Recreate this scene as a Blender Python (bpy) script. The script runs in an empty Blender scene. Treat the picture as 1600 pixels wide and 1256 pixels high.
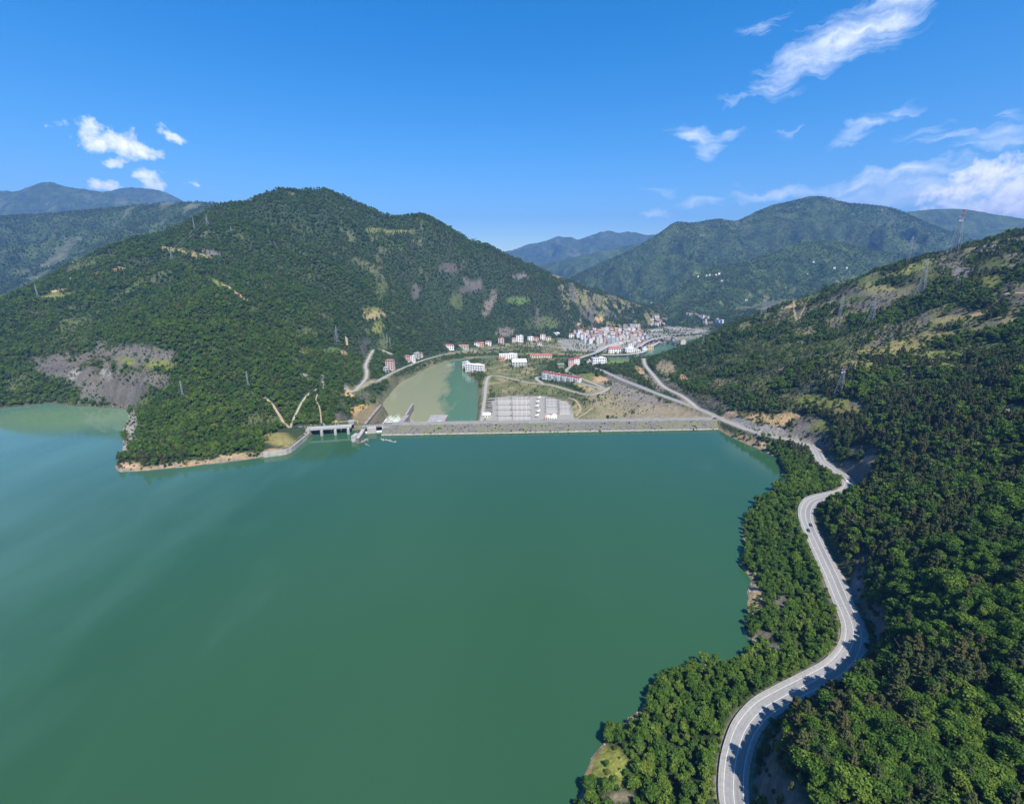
import bpy, math, random
import numpy as np
from mathutils import Vector, Matrix
R = math.radians
rnd = random.Random(7)
rng = np.random.default_rng(7)
scene = bpy.context.scene
COL = scene.collection

# ------------------------------------------------------------------ camera geometry
F = 720.0; PITCH = R(15.5); CH = 215.0
CP, SP = math.cos(PITCH), math.sin(PITCH)
def ray(u, v):
    a = (u - 800) / F; b = -(v - 628) / F
    return np.array([a, CP + b * SP, -SP + b * CP])
def at_z(u, v, z):
    d = ray(u, v); t = (z - CH) / d[2]
    return np.array([d[0] * t, d[1] * t, z])
def at_y(u, v, y):
    d = ray(u, v); t = y / d[1]
    return np.array([d[0] * t, y, CH + d[2] * t])
def proj(x, y, z):
    zc = y * CP - (z - CH) * SP
    zc = np.where(zc < 1, 1, zc)
    return 800 + F * x / zc, 628 - F * ((z - CH) * CP + y * SP) / zc, zc

# ------------------------------------------------------------------ noise
def _hash(ix, iy, seed):
    h = (ix * 374761393 + iy * 668265263 + seed * 1442695041) & 0x7fffffff
    h = ((h ^ (h >> 13)) * 1274126177) & 0x7fffffff
    return ((h ^ (h >> 16)) & 0xffff) / 65535.0
def vnoise(x, y, seed=0):
    x = np.asarray(x, float); y = np.asarray(y, float)
    ix = np.floor(x).astype(np.int64); iy = np.floor(y).astype(np.int64)
    fx = x - ix; fy = y - iy
    fx = fx * fx * fx * (fx * (fx * 6 - 15) + 10); fy = fy * fy * fy * (fy * (fy * 6 - 15) + 10)
    a = _hash(ix, iy, seed); b = _hash(ix + 1, iy, seed); c = _hash(ix, iy + 1, seed); d = _hash(ix + 1, iy + 1, seed)
    return (a + (b - a) * fx + (c - a) * fy + (a - b - c + d) * fx * fy) * 2 - 1
def fbm(x, y, oct=4, seed=0, gain=.5):
    s = 0; a = 1; n = 0
    for i in range(oct):
        s = s + a * vnoise(x, y, seed + i * 17); n += a; a *= gain
        x, y = x * 1.62 + y * 1.18, y * 1.62 - x * 1.18
    return s / n
def ridged(x, y, oct=4, seed=0, gain=.5):
    s = 0; a = 1; n = 0
    for i in range(oct):
        s = s + a * (1 - 2 * np.abs(vnoise(x, y, seed + i * 17))); n += a; a *= gain
        x, y = x * 1.62 + y * 1.18, y * 1.62 - x * 1.18
    return s / n
def smooth(e0, e1, x):
    t = np.clip((x - e0) / (e1 - e0), 0, 1); return t * t * (3 - 2 * t)

# ------------------------------------------------------------------ polyline tools
def seg_dist(x, y, pts):
    """distance to a 2-D polyline, and the index + fraction of the nearest point"""
    best = np.full(x.shape, 1e18); idx = np.zeros(x.shape)
    for i in range(len(pts) - 1):
        ax, ay = pts[i][0], pts[i][1]; bx, by = pts[i + 1][0], pts[i + 1][1]
        dx, dy = bx - ax, by - ay; L = dx * dx + dy * dy + 1e-9
        t = np.clip(((x - ax) * dx + (y - ay) * dy) / L, 0, 1)
        d = (x - ax - t * dx) ** 2 + (y - ay - t * dy) ** 2
        m = d < best
        best = np.where(m, d, best); idx = np.where(m, i + t, idx)
    return np.sqrt(best), idx
def inside(x, y, poly):
    r = np.zeros(x.shape, bool); n = len(poly)
    for i in range(n):
        x1, y1 = poly[i][0], poly[i][1]; x2, y2 = poly[(i + 1) % n][0], poly[(i + 1) % n][1]
        if y1 == y2: continue
        c = ((y1 > y) != (y2 > y)) & (x < (x2 - x1) * (y - y1) / (y2 - y1) + x1)
        r ^= c
    return r
def sdf(x, y, poly):
    d, _ = seg_dist(x, y, list(poly) + [poly[0]])
    return np.where(inside(x, y, poly), -d, d)
def catmull(pts, step):
    pts = [np.array(p, float) for p in pts]
    P = [2 * pts[0] - pts[1]] + pts + [2 * pts[-1] - pts[-2]]
    out = []
    for i in range(1, len(P) - 2):
        n = max(2, int(np.linalg.norm(P[i + 1] - P[i]) / step))
        for k in range(n):
            t = k / n
            out.append(.5 * ((2 * P[i]) + (-P[i - 1] + P[i + 1]) * t + (2 * P[i - 1] - 5 * P[i] + 4 * P[i + 1] - P[i + 2]) * t * t + (-P[i - 1] + 3 * P[i] - 3 * P[i + 1] + P[i + 2]) * t ** 3))
    out.append(pts[-1])
    return np.array(out)

# ------------------------------------------------------------------ measured lines of the place
SHORE_R = [(905,1256),(912,1205),(935,1165),(950,1140),(985,1118),(1012,1098),(1022,1066),(1038,1050),(1075,1042),(1130,1034),(1176,1026),(1180,1008),(1163,991),(1161,978),(1172,962),(1165,925),(1176,908),(1158,880),(1164,862),(1159,815),(1183,786),(1205,768),(1227,757),(1225,735),(1217,716),(1196,705),(1166,693),(1148,685),(1126,673)]
SHORE_L = [(470,692),(455,705),(440,709),(415,712),(400,715),(355,722),(287,729),(225,735),(190,737),(182,730),(190,712),(193,695),(190,680),(196,668),(203,652),(200,639),(165,637),(120,635),(80,630),(40,634),(0,639)]
lake_poly = [tuple(at_z(u, v, 0)[:2]) for u, v in SHORE_R]
lake_poly = [(18, -900), (-8, -40), (2, 60)] + lake_poly
lake_poly += [(296, 637), (-160, 618), (-170, 630), (-290, 622), tuple(at_z(487, 680, 0)[:2])]
lake_poly += [tuple(at_z(u, v, 0)[:2]) for u, v in SHORE_L]
lake_poly += [(-1000, 700), (-2600, 760), (-2600, -900)]

def rz(l): return catmull([at_z(u, v, z) for u, v, z in l], 4.0)
MAIN_PX = [(1148,1256,14),(1149,1197,14),(1160,1150,14),(1182,1116,14),(1213,1094,14),(1260,1069,14),(1303,1045,14),(1326,1019,14),(1334,990,14),(1326,960,14),(1314,934,14),(1300,900,14),(1284,866,14),(1269,834,14),(1259,808,14),(1261,791,14),(1272,780,14),(1297,774,14),(1318,768,14),(1327,757,14),(1319,744,14),(1301,733,14),(1285,721,14),(1278,709,14),(1272,700,14),(1247,691,14),(1219,685,13.5),(1190,679,12.5),(1170,672,11.5),(1150,664,10.5),(1128,655,9),(1100,642,7),(1060,627,3),(1030,616,-1),(1000,604,-6),(972,593,-12),(950,583,-17),(935,577,-20),(915,573,-22),(893,572,-24)]
_m = [at_z(u, v, z) for u, v, z in MAIN_PX]
MAIN = catmull([np.array([84, 70, 14.]), np.array([85, 100, 14.])] + _m, 4.0)
UPPER = rz([(1090,638,6.5),(1066,619,5),(1037,604,1),(1020,585,-4),(1008,570,-9),(1006,560,-14)])
YARD_ROAD = rz([(752,660,-37),(757,625,-37),(762,591,-37),(775,587,-36.5),(800,592,-36),(828,598,-35),(862,602,-33),(900,613,-31),(922,617,-28),(940,613,-26),(952,606,-23)])
APT_ROAD = rz([(850,601,-34),(838,591,-30),(846,588,-26),(870,592,-24),(900,597,-23),(925,603,-23),(940,608,-24)])
APT_ROAD2 = rz([(893,572,-24),(885,580,-23),(905,590,-22.5),(925,598,-22.5),(945,607,-24)])
FARBANK = rz([(546,613,-5),(555,610,-5),(562,607,-6),(590,595,-14),(612,583,-21),(640,571,-26),(670,560,-30),(700,553,-34),(730,548,-36),(770,544,-38),(810,541,-38),(850,541,-38),(885,545,-38),(905,548,-37)])
HILLROAD = rz([(556,609,-5),(571,592,-4),(573,580,-1),(571,572,2),(576,560,9),(583,548,15),(592,546,17),(612,553,10)])
ROADS = [(MAIN, 9.6, 11), (UPPER, 7, 9), (YARD_ROAD, 6, 6), (APT_ROAD, 6, 6), (APT_ROAD2, 6, 6), (FARBANK, 7, 26), (HILLROAD, 6, 26)]
RIVER = [(-165,690,100),(-165,880,98),(-184,1100,100),(-190,1215,68),(-195,1303,42),(-180,1385,26),(-120,1440,21),(20,1485,19),(180,1490,19),(330,1462,21),(440,1500,32),(520,1640,46),(600,1760,55),(700,1860,55),(850,1930,55),(1000,1960,55)]

# ------------------------------------------------------------------ terrain control points (u, v, distance Y)
CTRL = [
 # right hill
 (1600,1256,107),(1600,1000,163),(1600,800,256),(1600,650,362),(1600,550,500),(1600,450,606),(1600,372,715),(1500,392,760),(1400,418,850),(1300,450,930),(1200,493,1050),
 (1140,513,1140),(1080,540,1240),(1030,558,1300),(1300,600,588),(1300,520,770),(1450,520,630),(1450,650,432),(1450,800,290),(1450,1000,184),(1400,1150,136),(1200,620,645),(1200,560,790),(1100,580,905),(1060,562,1060),
 (1500,450,690),(1380,700,430),(1370,470,830),(1250,1200,122),
 # left hill
 (100,600,772),(200,545,862),(250,545,832),(150,480,1050),(0,520,930),(0,470,1150),(100,415,1300),(200,379,1370),(280,357,1470),(330,329,1600),(400,309,1700),(440,299,1750),(510,300,1790),(560,321,1810),(610,343,1820),
 (660,339,1860),(700,357,1900),(770,390,1970),(850,422,2080),(930,453,2170),(1000,476,2260),(1050,498,2310),(440,450,1150),(440,380,1450),(300,500,900),(300,600,705),(300,680,570),(450,600,755),(450,530,955),(560,520,1180),
 (600,560,1190),(500,640,705),(650,500,1500),(650,430,1680),(750,480,1800),(850,500,1930),(240,650,640),(230,700,560),(380,690,590),(560,440,1420),(350,420,1180),(230,440,1150),(930,495,2100),(150,600,790),(560,380,1640),(250,600,745),(60,580,830),
]
def build_tps():
    pts = []
    for u, v, y in CTRL: pts.append(at_y(u, v, y))
    for u, v, yy in [(0,470,1150),(60,440,1230),(100,415,1300),(200,379,1370),(280,357,1470)]:
        p = at_y(u, v, yy); pts.append(np.array([p[0] * 1.12, p[1] * 1.12, p[2] - 75])); pts.append(np.array([p[0] * 1.3, p[1] * 1.3, max(20, p[2] - 190)]))
    for u, v, yy in [(400,309,1700),(510,300,1790),(610,343,1820),(700,357,1900),(850,422,2080)]:
        p = at_y(u, v, yy); pts.append(np.array([p[0] * 1.35, p[1] * 1.35, p[2] - 120]))
    for line, _, _ in ROADS:
        for p in line[::14]: pts.append(p)
    ex = [(-1800,1500,60),(-1800,900,90),(-1800,2200,60),(-1000,2300,260),(-300,2500,250),(300,2700,120),(900,2700,30),(1500,1500,220),(1500,800,520),(1200,600,470),(1000,400,330),(700,200,300),(450,100,230),(400,-50,220),(250,0,130),(900,1150,190),(1100,2000,60),
          (-60,760,-38),(60,800,-36),(160,850,-33),(-40,900,-38),(100,930,-36),(0,1050,-37),(60,1150,-35),(0,1250,-37),(60,1350,-38),(200,1350,-34),(300,1350,-33),(-40,1360,-38),(200,1620,-36),(300,1700,-36),(420,1720,-34),(380,1900,-30),(500,1980,-28),(260,1850,-26),(620,1650,-42),(700,1750,-30),(120,1620,-36),(0,1620,-34),(-120,1560,-34),(560,1450,-35),(450,1350,-28),
          (-290,880,-38),(-300,1060,-36),(-270,1200,-40),(-255,1330,-40),(-250,760,0),(740,1950,-36),(900,2080,-30),(600,2150,-25),(700,2300,-10),(850,2350,5),(1000,2500,20)]
    pts += [np.array(p, float) for p in ex]
    for p in lake_poly[3:34:2]: pts.append(np.array([p[0], p[1], 1.0]))
    for p in lake_poly[36:-3]: pts.append(np.array([p[0], p[1], 1.0]))
    P = np.array(pts); S = 500.0
    X = P[:, 0] / S; Y = P[:, 1] / S
    n = len(P)
    def U(r2): return .5 * r2 * np.log(r2 + 1e-12)
    K = U((X[:, None] - X) ** 2 + (Y[:, None] - Y) ** 2) + np.eye(n) * 2e-3
    A = np.zeros((n + 3, n + 3)); A[:n, :n] = K; A[:n, n] = 1; A[:n, n + 1] = X; A[:n, n + 2] = Y; A[n:, :n] = A[:n, n:].T
    w = np.linalg.solve(A, np.concatenate([P[:, 2], [0, 0, 0]]))
    def f(x, y):
        x = x / S; y = y / S
        out = w[n] + w[n + 1] * x + w[n + 2] * y
        for i in range(n):
            out = out + w[i] * U((x - X[i]) ** 2 + (y - Y[i]) ** 2)
        return out
    return f
tps = build_tps()

def axis(segs):
    out = []
    for a, b, s in segs:
        out += list(np.linspace(a, b, max(1, int(round((b - a) / s))), endpoint=False))
    out.append(segs[-1][1]); return np.array(out)
GX = axis([(-1800, -900, 14), (-900, -200, 5), (-200, 20, 6), (20, 460, 2.6), (460, 900, 6), (900, 1500, 15)])
GY = axis([(-60, 60, 8), (60, 520, 2.6), (520, 1300, 4.5), (1300, 2400, 6), (2400, 2700, 15)])
X2, Y2 = np.meshgrid(GX, GY)
x = X2.ravel(); y = Y2.ravel()
z = tps(x, y)
wob = 3.0 * fbm(x / 14, y / 14, 3, 5)
d_lake = sdf(x, y, lake_poly) + wob * np.where((y > 560) & (x > -420) & (x < 330), 0.0, 1.0)
d_road = np.full(x.shape, 1e9)
for line, w, b in ROADS:
    d, _ = seg_dist(x, y, line[::2]); d_road = np.minimum(d_road, d - w / 2)
rv = np.array(RIVER, float)
d_riv, ri = seg_dist(x, y, rv[:, :2])
d_riv = d_riv - np.interp(ri, np.arange(len(rv)), rv[:, 2])
d_riv = d_riv + 4 * fbm(x / 30, y / 30, 2, 9)
# relief: gullies and spurs that fade out at shores, roads and the valley floor
hill = smooth(5, 60, d_lake) * smooth(6, 45, d_road) * smooth(-22, 40, z) * smooth(8, 60, d_riv)
amp = hill * (9 + 46 * smooth(40, 260, z) * smooth(500, 900, y) * np.where(x < 250, 1, .6))
z = z + amp * (ridged(x / 300 + .3 * fbm(x / 90, y / 90, 2, 3), y / 300, 4, 21, .45) - .15)
z = z + hill * 1.6 * fbm(x / 16, y / 16, 3, 31) + .35 * fbm(x / 6, y / 6, 2, 33) * smooth(2, 8, d_road)
# cliffs over the bay
cl = np.exp(-(((x + 690) / 130) ** 2 + ((y - 800) / 70) ** 2))
z = z + cl * (15 * ridged(x / 45, y / 45, 3, 51) + 9 * ridged(x / 16, y / 22, 2, 52))
# bring the ridges to their measured skyline
SKYL = [(-60,505),(0,470),(60,443),(100,418),(170,387),(200,377),(240,369),(280,355),(330,326),(350,319),(385,317),(400,308),(425,299),(440,295),(460,298),(480,296),(510,297),(540,308),(570,323),(610,339),(640,338),(660,335),(680,343),(700,355),(735,374),(770,387),(800,402),(850,422),(900,443),(930,454),(960,462),(1000,476),(1030,490),(1050,500)]
SKYR = [(1100,530),(1140,508),(1190,492),(1240,471),(1300,447),(1380,421),(1440,403),(1500,388),(1560,372),(1600,363),(1660,350)]
for it in range(3):
    for SK, wd, y0 in ((SKYL, 230, 600), (SKYR, 150, 450)):
        us = np.arange(SK[0][0], SK[-1][0] + 1, 4.0); want = np.interp(us, [q[0] for q in SK], [q[1] for q in SK])
        u_, v_, c_ = proj(x, y, z); m = (y > y0) & (y < 2450) & (u_ > us[0] - 2) & (u_ < us[-1] + 2)
        if SK is SKYR: m &= (x > 250) & (y < 1400)
        else: m &= x < 900
        b_ = np.round((u_[m] - us[0]) / 4).astype(int); o_ = np.lexsort((v_[m], b_)); bb_, first_ = np.unique(b_[o_], return_index=True); ii = np.where(m)[0][o_[first_]]
        dz = np.zeros(len(us)); yc_ = np.full(len(us), np.nan)
        dz[bb_] = (v_[ii] - want[bb_]) / F * c_[ii] * 1.02; yc_[bb_] = y[ii]
        ok = ~np.isnan(yc_); yc_ = np.interp(us, us[ok], yc_[ok])
        kern = np.hanning(15 if it < 2 else 7); kern /= kern.sum(); pd = len(kern) // 2
        dz = np.convolve(np.pad(dz, pd, 'edge'), kern, 'valid'); k2 = np.hanning(31); k2 /= k2.sum(); yc_ = np.convolve(np.pad(yc_, 15, 'edge'), k2, 'valid')
        uu_ = np.clip(u_, us[0], us[-1]); edge = smooth(120, 10, np.abs(u_ - uu_))
        z = z + np.interp(uu_, us, dz) * np.exp(-((y - np.interp(uu_, us, yc_)) / wd) ** 2) * edge * (y > y0 - 100) * smooth(10, 70, d_lake)
valley = (y > 700) & (x > -330)
z = np.where(valley, np.maximum(z, -40.5 + .4 * fbm(x / 30, y / 30, 2, 41)), z)
# river bed and lake bed
z = np.where(d_riv < 10, np.where(d_riv < 0, np.minimum(z, -46 + d_riv * .4), -46 + (z + 46) * smooth(-4, 10, d_riv)), z)
z = np.where((d_riv > 0) & (d_riv < 90) & (x < -150) & (y > 780), np.minimum(z, -44 + 4 * smooth(0, 6, d_riv) + np.maximum(0, d_riv - 4) * .62 + np.maximum(0, d_riv - 35) * 3), z)
z = np.maximum(z, -58)
upstream = (y < 640) | (x < -420)
low = np.minimum(1.0, d_lake * .35)
z = np.where(d_lake < 0, np.maximum(-35, d_lake * .5), np.where(upstream, np.maximum(z, np.minimum(.5 + d_lake * .45, 6)), z))
z = np.where((d_lake >= 0) & (d_lake < 25) & upstream, np.minimum(z, .6 + d_lake * (1.3 + .5 * vnoise(x / 18, y / 18, 61))), z)
cl2 = np.exp(-(((x + 640) / 105) ** 2 + ((y - 770) / 80) ** 2) ** 2) * upstream
z = z + cl2 * (24 + 6 * ridged(x / 30, y / 30, 3, 55)) * smooth(3, 24, d_lake) * smooth(5, 20, d_lake + 8)
# carved roads
for line, w, b in ROADS:
    m = (x > line[:, 0].min() - 40) & (x < line[:, 0].max() + 40) & (y > line[:, 1].min() - 40) & (y < line[:, 1].max() + 40)
    d, i = seg_dist(x[m], y[m], line)
    zr = np.interp(i, np.arange(len(line)), line[:, 2]) - .45
    zm = z[m]
    k = smooth(w / 2 + 2.0, w / 2 + 2.0 + b * .75, d)
    z[m] = zr + (zm - zr) * k
# pads: switchyard, left abutment apron
def pad(poly, h, soft):
    global z
    d = sdf(x, y, poly); z = h + (z - h) * smooth(0, soft, d)
YARD = [tuple(at_z(u, v, -36.5)[:2]) for u, v in [(757,668),(764,622),(800,619),(852,619),(880,626),(894,640),(900,668)]]
pad(YARD, -37, 14)
APRON = [tuple(at_z(u, v, 7)[:2]) for u, v in [(415,702),(446,698),(470,682),(487,671),(560,668),(555,660),(470,664),(440,672),(420,690)]]
pad([tuple(at_z(u, v, -22)[:2]) for u, v in [(551,632),(594,631),(583,644),(568,661),(553,661),(548,645)]], -22.5, 22)
m = (d_lake > 0.5)
zz = z.copy(); pad(APRON, 6.8, 12); z = np.where(m, z, zz)
TERR_D = dict(lake=d_lake, road=d_road, riv=d_riv)
Z2 = z.reshape(X2.shape)
def grid_val(A, px, py):
    px = np.asarray(px, float); py = np.asarray(py, float)
    i = np.clip(np.searchsorted(GX, px) - 1, 0, len(GX) - 2); j = np.clip(np.searchsorted(GY, py) - 1, 0, len(GY) - 2)
    fx = np.clip((px - GX[i]) / (GX[i + 1] - GX[i]), 0, 1); fy = np.clip((py - GY[j]) / (GY[j + 1] - GY[j]), 0, 1)
    return (A[j, i] * (1 - fx) + A[j, i + 1] * fx) * (1 - fy) + (A[j + 1, i] * (1 - fx) + A[j + 1, i + 1] * fx) * fy
def ground(px, py): return grid_val(Z2, px, py)
def hit(u, v, ymax=2600):
    """the point of the ground seen at picture point (u, v) (taken once, while laying out the map)"""
    d = ray(u, v); ys = np.arange(80, ymax, 1.5); t = ys / d[1]
    g = ground(d[0] * t, ys); zz = CH + d[2] * t
    k = np.argmax(zz < g)
    if zz[k] >= g[k]: return None
    return np.array([d[0] * t[k], ys[k], g[k]])

# ------------------------------------------------------------------ mesh + material helpers
def link(o, parent=None):
    COL.objects.link(o)
    if parent: o.parent = parent
    return o
def tag(o, label=None, cat=None, group=None, kind=None):
    if label: o['label'] = label
    if cat: o['category'] = cat
    if group: o['group'] = group
    if kind: o['kind'] = kind
    return o
def np_mesh(name, verts, faces, mat=None, smooth_=False):
    me = bpy.data.meshes.new(name)
    verts = np.asarray(verts, np.float32); faces = np.asarray(faces, np.int32)
    nf, k = faces.shape
    me.vertices.add(len(verts)); me.vertices.foreach_set('co', verts.ravel())
    me.loops.add(nf * k); me.loops.foreach_set('vertex_index', faces.ravel())
    me.polygons.add(nf)
    me.polygons.foreach_set('loop_start', np.arange(0, nf * k, k, dtype=np.int32))
    me.polygons.foreach_set('use_smooth', np.full(nf, smooth_, bool))
    me.update(calc_edges=True)
    if mat: me.materials.append(mat)
    return me
def set_col(me, col, name='Col'):
    a = me.color_attributes.new(name, 'FLOAT_COLOR', 'POINT')
    c = np.ones((len(me.vertices), 4), np.float32); c[:, :3] = col
    a.data.foreach_set('color', c.ravel())
def grid_faces(ny, nx):
    i = np.arange(ny - 1)[:, None] * nx + np.arange(nx - 1)[None, :]
    i = i.ravel(); return np.stack([i, i + 1, i + nx + 1, i + nx], 1)

class NT:
    def __init__(s, nt): s.n = nt.nodes; s.l = nt.links; s.nt = nt
    def add(s, t, **kw):
        n = s.n.new(t)
        for k, v in kw.items():
            if k == 'inp':
                for a, b in v.items():
                    if isinstance(b, bpy.types.NodeSocket): s.l.new(b, n.inputs[a])
                    else: n.inputs[a].default_value = b
            else: setattr(n, k, v)
        return n
    def math(s, op, a, b=None, c=None, clamp=False):
        n = s.n.new('ShaderNodeMath'); n.operation = op; n.use_clamp = clamp
        for i, q in enumerate((a, b, c)):
            if q is None: continue
            if isinstance(q, bpy.types.NodeSocket): s.l.new(q, n.inputs[i])
            else: n.inputs[i].default_value = q
        return n.outputs[0]
    def mix(s, fac, a, b, blend='MIX'):
        n = s.n.new('ShaderNodeMix'); n.data_type = 'RGBA'; n.blend_type = blend
        for i, q in ((0, fac), (6, a), (7, b)):
            if isinstance(q, bpy.types.NodeSocket): s.l.new(q, n.inputs[i])
            else: n.inputs[i].default_value = q if i == 0 else (*q, 1)
        return n.outputs[2]
    def noise(s, vec, scale, detail=4, rough=.55):
        n = s.n.new('ShaderNodeTexNoise'); n.inputs['Scale'].default_value = scale
        n.inputs['Detail'].default_value = detail; n.inputs['Roughness'].default_value = rough
        if vec is not None: s.l.new(vec, n.inputs['Vector'])
        return n.outputs[0]
    def ramp(s, fac, stops):
        n = s.n.new('ShaderNodeValToRGB'); e = n.color_ramp.elements
        while len(e) < len(stops): e.new(.5)
        for q, (p, c) in zip(e, stops):
            q.position = p; q.color = (*c, 1) if len(c) == 3 else c
        s.l.new(fac, n.inputs[0]); return n.outputs[0]
def new_mat(name):
    m = bpy.data.materials.new(name); m.use_nodes = True
    t = NT(m.node_tree); b = m.node_tree.nodes['Principled BSDF']
    return m, t, b
def plain(name, col, rough=.7, var=.25, scale=.4, metal=0, bump=0):
    """a plain surface with uneven wear and dirt"""
    m, t, b = new_mat(name)
    g = t.add('ShaderNodeTexCoord').outputs['Object']
    n = t.noise(g, scale, 6, .6)
    lo = tuple(c * (1 - var) for c in col); hi = tuple(min(1, c * (1 + var * .7)) for c in col)
    t.l.new(t.ramp(n, [(.3, lo), (.7, hi)]), b.inputs['Base Color'])
    b.inputs['Roughness'].default_value = rough; b.inputs['Metallic'].default_value = metal
    if bump:
        bp = t.add('ShaderNodeBump', inp={'Strength': bump, 'Height': n}); t.l.new(bp.outputs[0], b.inputs['Normal'])
    return m

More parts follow.
